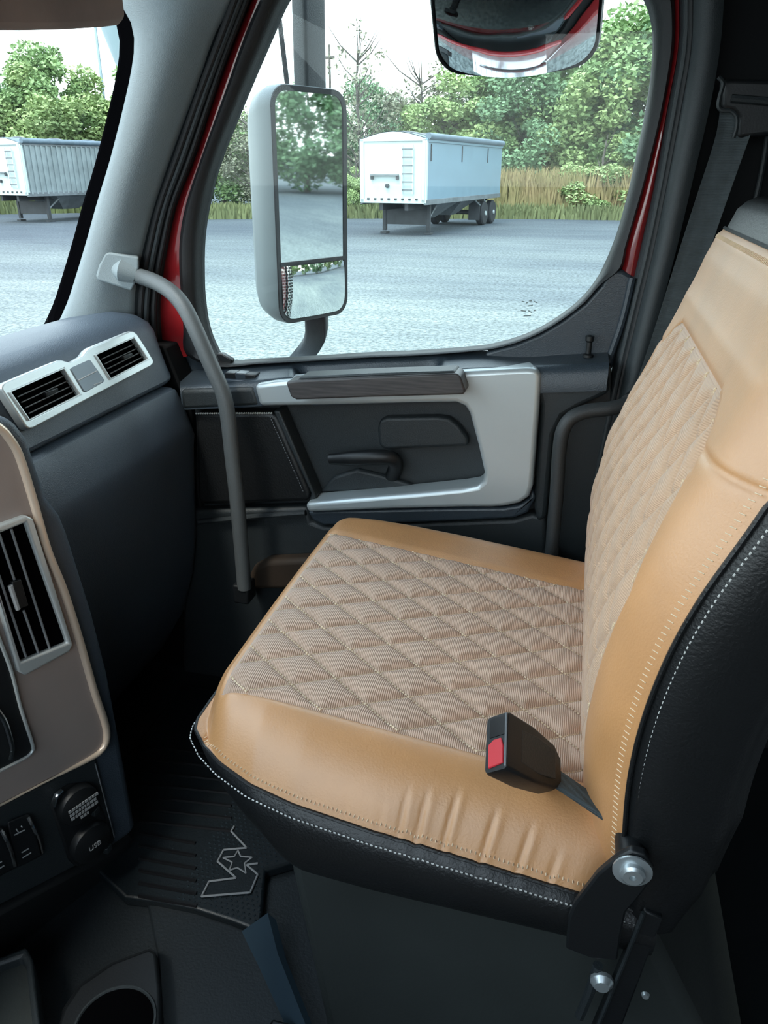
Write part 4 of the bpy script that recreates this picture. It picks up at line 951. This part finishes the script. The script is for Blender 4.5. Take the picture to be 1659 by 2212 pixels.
obj('spring_link', MB().tube([onY(1292, 2085, .53), onY(1275, 2140, .53), onY(1252, 2195, .53)], .005, 8), DARKP, seat)
obj('frame_rivet', MB().lathe([(.004, 0), (.003, .003), (0, .003)], onY(1394, 2148, .527), (0, -1, 0), 12), STEEL, seat)
obj('seat_base', MB().loft([[V((-.27, .60, -.69)), V((.12, .60, -.69)), V((.12, 1.12, -.69)), V((-.27, 1.12, -.69))], [V((-.22, .585, -1.02)), V((.30, .585, -1.02)), V((.30, 1.12, -1.02)), V((-.22, 1.12, -1.02))]]), BASEG, seat, bevel=.015, seg=3)
obj('base_rail', MB().box((-.03, .555, -1.0), (.26, .02, .02)), BLACKP, seat, bevel=.004)

# ---- buckle lying on the cushion
bk_ = thing('seat_belt_buckle', 'black seat belt buckle with red button lying on the cushion', 'seat belt buckle', (-.01, .62, -.55))
p0 = onZ(1046, 1612, -.500); p1 = onZ(1168, 1678, -.553); d_ = (p1-p0).normalized(); up_ = V((.25, -.45, 1)).normalized(); wv = up_.cross(d_).normalized(); up_ = d_.cross(wv).normalized()
def bsec(t, hw, hh, r=.004): c = p0.lerp(p1, t)+up_*.016; return [c+wv*a+up_*b for a, b in rrect(hw, hh, r, 3)]
obj('buckle_body', MB().loft([bsec(0, .0275, .0135), bsec(.04, .0285, .0145), bsec(.45, .0275, .0145), bsec(.85, .023, .012), bsec(1.0, .015, .009)]), BLACKP, bk_, smooth=50)
obj('buckle_panel', MB().loft([[p0.lerp(p1, t)+up_*.0308+wv*a for a in (-h_, h_)]+[p0.lerp(p1, t)+up_*.0295+wv*a for a in (h_, -h_)] for t, h_ in ((.22, .016), (.5, .018), (.82, .014))]), DARKP, bk_, bevel=.0008)
bt = [(-.024, -.009), (-.001, -.010), (.003, -.003), (.003, .006), (-.006, .009), (-.022, .009)]
obj('release_button', MB().plate([p0-d_*.0016+up_*(.016+b)+wv*a for a, b in bt], d_*.004), REDBTN, bk_, bevel=.001, label='red release button')
obj('latch_slot', MB().plate([p0-d_*.0006+up_*(.016+b)+wv*a for a, b in ((.006, -.009), (.025, -.009), (.025, .010), (.006, .010))], d_*.002), FRIT, bk_)
obj('slot_lip', MB().tube([p0-d_*.001+up_*.028-wv*.026, p0-d_*.001+up_*.028+wv*.026], .0012, 6), PRINTD, bk_)
sp0 = p0.lerp(p1, .97)+up_*.012; sp1 = V((.092, .565, -.552))
wst = up_.cross((sp1-sp0).normalized()).normalized()
obj('buckle_stalk', MB().loft([[sp0+wst*a+up_*b for a, b in rrect(.0125, .004, .002, 2)], [sp0.lerp(sp1, .5)+wst*a+up_*b for a, b in rrect(.0115, .004, .002, 2)], [sp1+wst*a+up_*b for a, b in rrect(.0115, .004, .002, 2)]]), BELT, bk_)

# ---- shoulder belt and its guide
sbt = thing('seat_belt', 'grey shoulder belt strap hanging from its guide behind the seat', 'seat belt', onY(1400, 760, 1.2))
sa = crv([onY(u, v, y) for u, v, y in ((1556, 235, 1.255), (1545, 300, 1.25), (1500, 440, 1.245), (1455, 580, 1.24), (1408, 730, 1.235), (1350, 900, 1.23))], 30)
sb_ = crv([onY(u, v, y) for u, v, y in ((1640, 240, 1.25), (1618, 300, 1.245), (1568, 440, 1.24), (1520, 580, 1.235), (1472, 730, 1.23), (1412, 900, 1.225))], 30)
obj('strap', MB().band(sa, sb_, (0, .002, 0), 6, -.003), BELT, sbt)
gz = [(1552, 166), (1562, 180), (1556, 205), (1552, 228), (1560, 238), (1580, 240), (1592, 256), (1590, 280), (1584, 298)]
obj('guide_edge', MB().tube(crv([onY(u, v, 1.235) for u, v in gz], 40), .0028, 8), DARKP, sbt)
obj('guide_body', MB().plate([onY(u, v, 1.245) for u, v in ((1560, 170), (1690, 172), (1700, 290), (1592, 300), (1596, 256), (1582, 240), (1560, 236))], (0, .03, 0)), BLACKP, sbt, bevel=.006, seg=3)
obj('guide_slot_bar', MB().tube([onY(1580, 212, 1.238), onY(1700, 222, 1.238)], .005, 8), DARKP, sbt)
obj('wall_panel_edge', MB().tube(crv([onY(u, v, 1.30) for u, v in ((1662, 270), (1648, 360), (1630, 440), (1616, 470))], 16), .004, 8), DARKP, bpy.data.objects['wall_right'])

# ---- sun visor
sv = thing('sun_visor', 'brown fabric sun visor folded at the top of the windshield', 'sun visor', onX(130, 60, -.62))
VZ = [(-160, 70), (-60, 64), (60, 65), (150, 63), (230, 58), (262, 54), (274, 40), (268, -10), (255, -90), (-160, -90)]
obj('visor_pad', MB().plate([onX(u, v, -.62) for u, v in VZ], (-.018, 0, 0)), VISOR, sv, bevel=.007, seg=3)
obj('visor_rod', MB().tube([onX(272, -20, -.63), onX(330, -60, -.63)], .005, 8), BLACKP, sv)

# ================================================================== OUTSIDE MIRRORS
wm = thing('wing_mirror', 'tall grey wing mirror with flat glass above a small convex glass', 'wing mirror', (-.56, 1.62, -.40))
mc = V((-.560, 1.62, -.075)); mn = V((.892, -.451, -.02)).normalized(); me1 = V((0, 0, 1)).cross(mn).normalized(); me2 = mn.cross(me1).normalized()
def MP(a, b, o=0.0): return mc+me1*a+me2*b+mn*o
HW, HH = .104, .224
def mloop(w_, h_, r, o, sh=0.0): return [MP(a+sh, b, o) for a, b in rrect(w_, h_, r, 7)]
obj('housing', MB().loft([mloop(HW-.006, HH-.006, .034, -.004), mloop(HW-.001, HH-.001, .038, .004), mloop(HW, HH, .04, 0), mloop(HW, HH, .042, -.03), mloop(HW-.006, HH-.006, .05, -.065), mloop(HW-.022, HH-.022, .05, -.09), mloop(HW-.05, HH-.06, .04, -.102)]), MIRH, wm, smooth=60)
obj('rim', MB().loft([mloop(HW-.001, HH-.001, .038, .0035), mloop(HW-.002, HH-.002, .036, .007), mloop(HW-.011, HH-.011, .030, .006), mloop(HW-.012, HH-.012, .030, .0015)], False, False), RUBBER, wm, smooth=60)
def rr_part(w_, z0, z1, rt, rb, n=6):
    o = []
    for cx, cz, r, a0 in ((w_, z1, rt, 0), (-w_, z1, rt, 90), (-w_, z0, rb, 180), (w_, z0, rb, 270)):
        sx_ = 1 if cx > 0 else -1; sz_ = 1 if cz == z1 else -1
        for k in range(n+1):
            a = math.radians(a0+90*k/n); o.append((cx-sx_*r+r*math.cos(a), cz-sz_*r+r*math.sin(a)))
    return o
zsplit = -.102
obj('flat_glass', MB().plate([MP(a, b, .004) for a, b in rr_part(HW-.011, zsplit+.004, HH-.011, .028, .004)], -mn*.002), MIRG, wm, smooth=0)
obj('divider_bar', MB().box(MP(0, zsplit, .004), (HW-.008, .004, .003), (me1, me2, mn)), RUBBER, wm)
def even(lp, n=72):
    q = resamp([V((*p, 0)) for p in lp]+[V((*lp[0], 0))], n+1)[:-1]; return [(p.x, p.y) for p in q]
cl = even(rr_part(HW-.011, -HH+.011, zsplit-.004, .004, .028)); cgz = (-HH+.011+zsplit-.004)/2
rg = []
for f in [1-k/16 for k in range(16)]+[.002]:
    rg.append([MP(a*f, cgz+(b-cgz)*f, .0035+.0125-((a*f)**2+((b-cgz)*f)**2)/(2*.5)) for a, b in cl])
obj('convex_glass', MB().loft(rg, False, True), MIRG, wm, smooth=80)
ua = [MP(.05, HH-.01, -.045), MP(.05, HH+.12, -.045), MP(.05, HH+.30, -.045)]
obj('upper_arm', MB().loft([[p+me1*a+mn*b for a, b in rrect(.030, .020, .008, 3)] for p in ua]), DARKP, wm)
l0 = MP(.052, -HH+.01, -.045)
la = crv([l0, l0+V((0, 0, -.05)), l0+V((-.012, -.02, -.085)), l0+V((-.05, -.10, -.14)), l0+V((-.09, -.17, -.185))], 14)
obj('lower_arm', MB().loft([[p+V((a, 0, 0))+V((0, b*.8, b*.6)) for a, b in rrect(.026, .017, .008, 3)] for p in la]), DARKP, wm)
obj('arm_foot', MB().box(la[-1], (.05, .02, .03)), BLACKP, wm, bevel=.006)
obj('upper_arm_foot', MB().box(ua[-1]+V((0, -.10, .0)), (.03, .14, .02)), BLACKP, wm, bevel=.006)
lk = thing('look_down_mirror', 'wide convex look-down mirror above the door window', 'mirror', (-.15, 1.48, .13))
kc = V((-.150, 1.50, .222)); kn = V((.04, -.77, -.64)).normalized(); k1 = V((1, 0, 0)); k1 = (k1-kn*k1.dot(kn)).normalized(); k2 = kn.cross(k1).normalized()
if k2.z < 0: k2 = -k2
def KP_(a, b, o=0.0): return kc+k1*a+k2*b+kn*o
def kloop(f, o): return [KP_(a*f, b*f-(.018*(1-(a*f/.136)**2) if b < 0 else 0), o) for a, b in even(rrect(.138, .078, .036, 6))]
def dome(f, R=.45): return [KP_(a*f, b*f-(.018*f*(1-(a*f/.136)**2) if b < 0 else 0), .001-((a*f)**2+(b*f)**2)/(2*R)+.012) for a, b in even(rrect(.132, .072, .032, 6))]
obj('mirror_shell', MB().loft([kloop(1.0, -.012), kloop(1.02, -.016), kloop(1.0, -.03), kloop(.8, -.05), kloop(.4, -.06)]), BLACKP, lk, smooth=60)
obj('mirror_rim', MB().loft([kloop(1.0, -.014), kloop(1.010, -.009), kloop(.995, -.004), kloop(.975, -.010)], False, False), RUBBER, lk, smooth=60)
obj('convex_glass', MB().loft([dome(f) for f in [1-k/20 for k in range(20)]+[.002]], False, True), MIRG, lk, smooth=80)
obj('mount_arm', MB().tube([KP_(0, .05, -.05), V((-.15, 1.46, .40)), V((-.15, 1.40, .44))], .014, 10), BLACKP, lk)
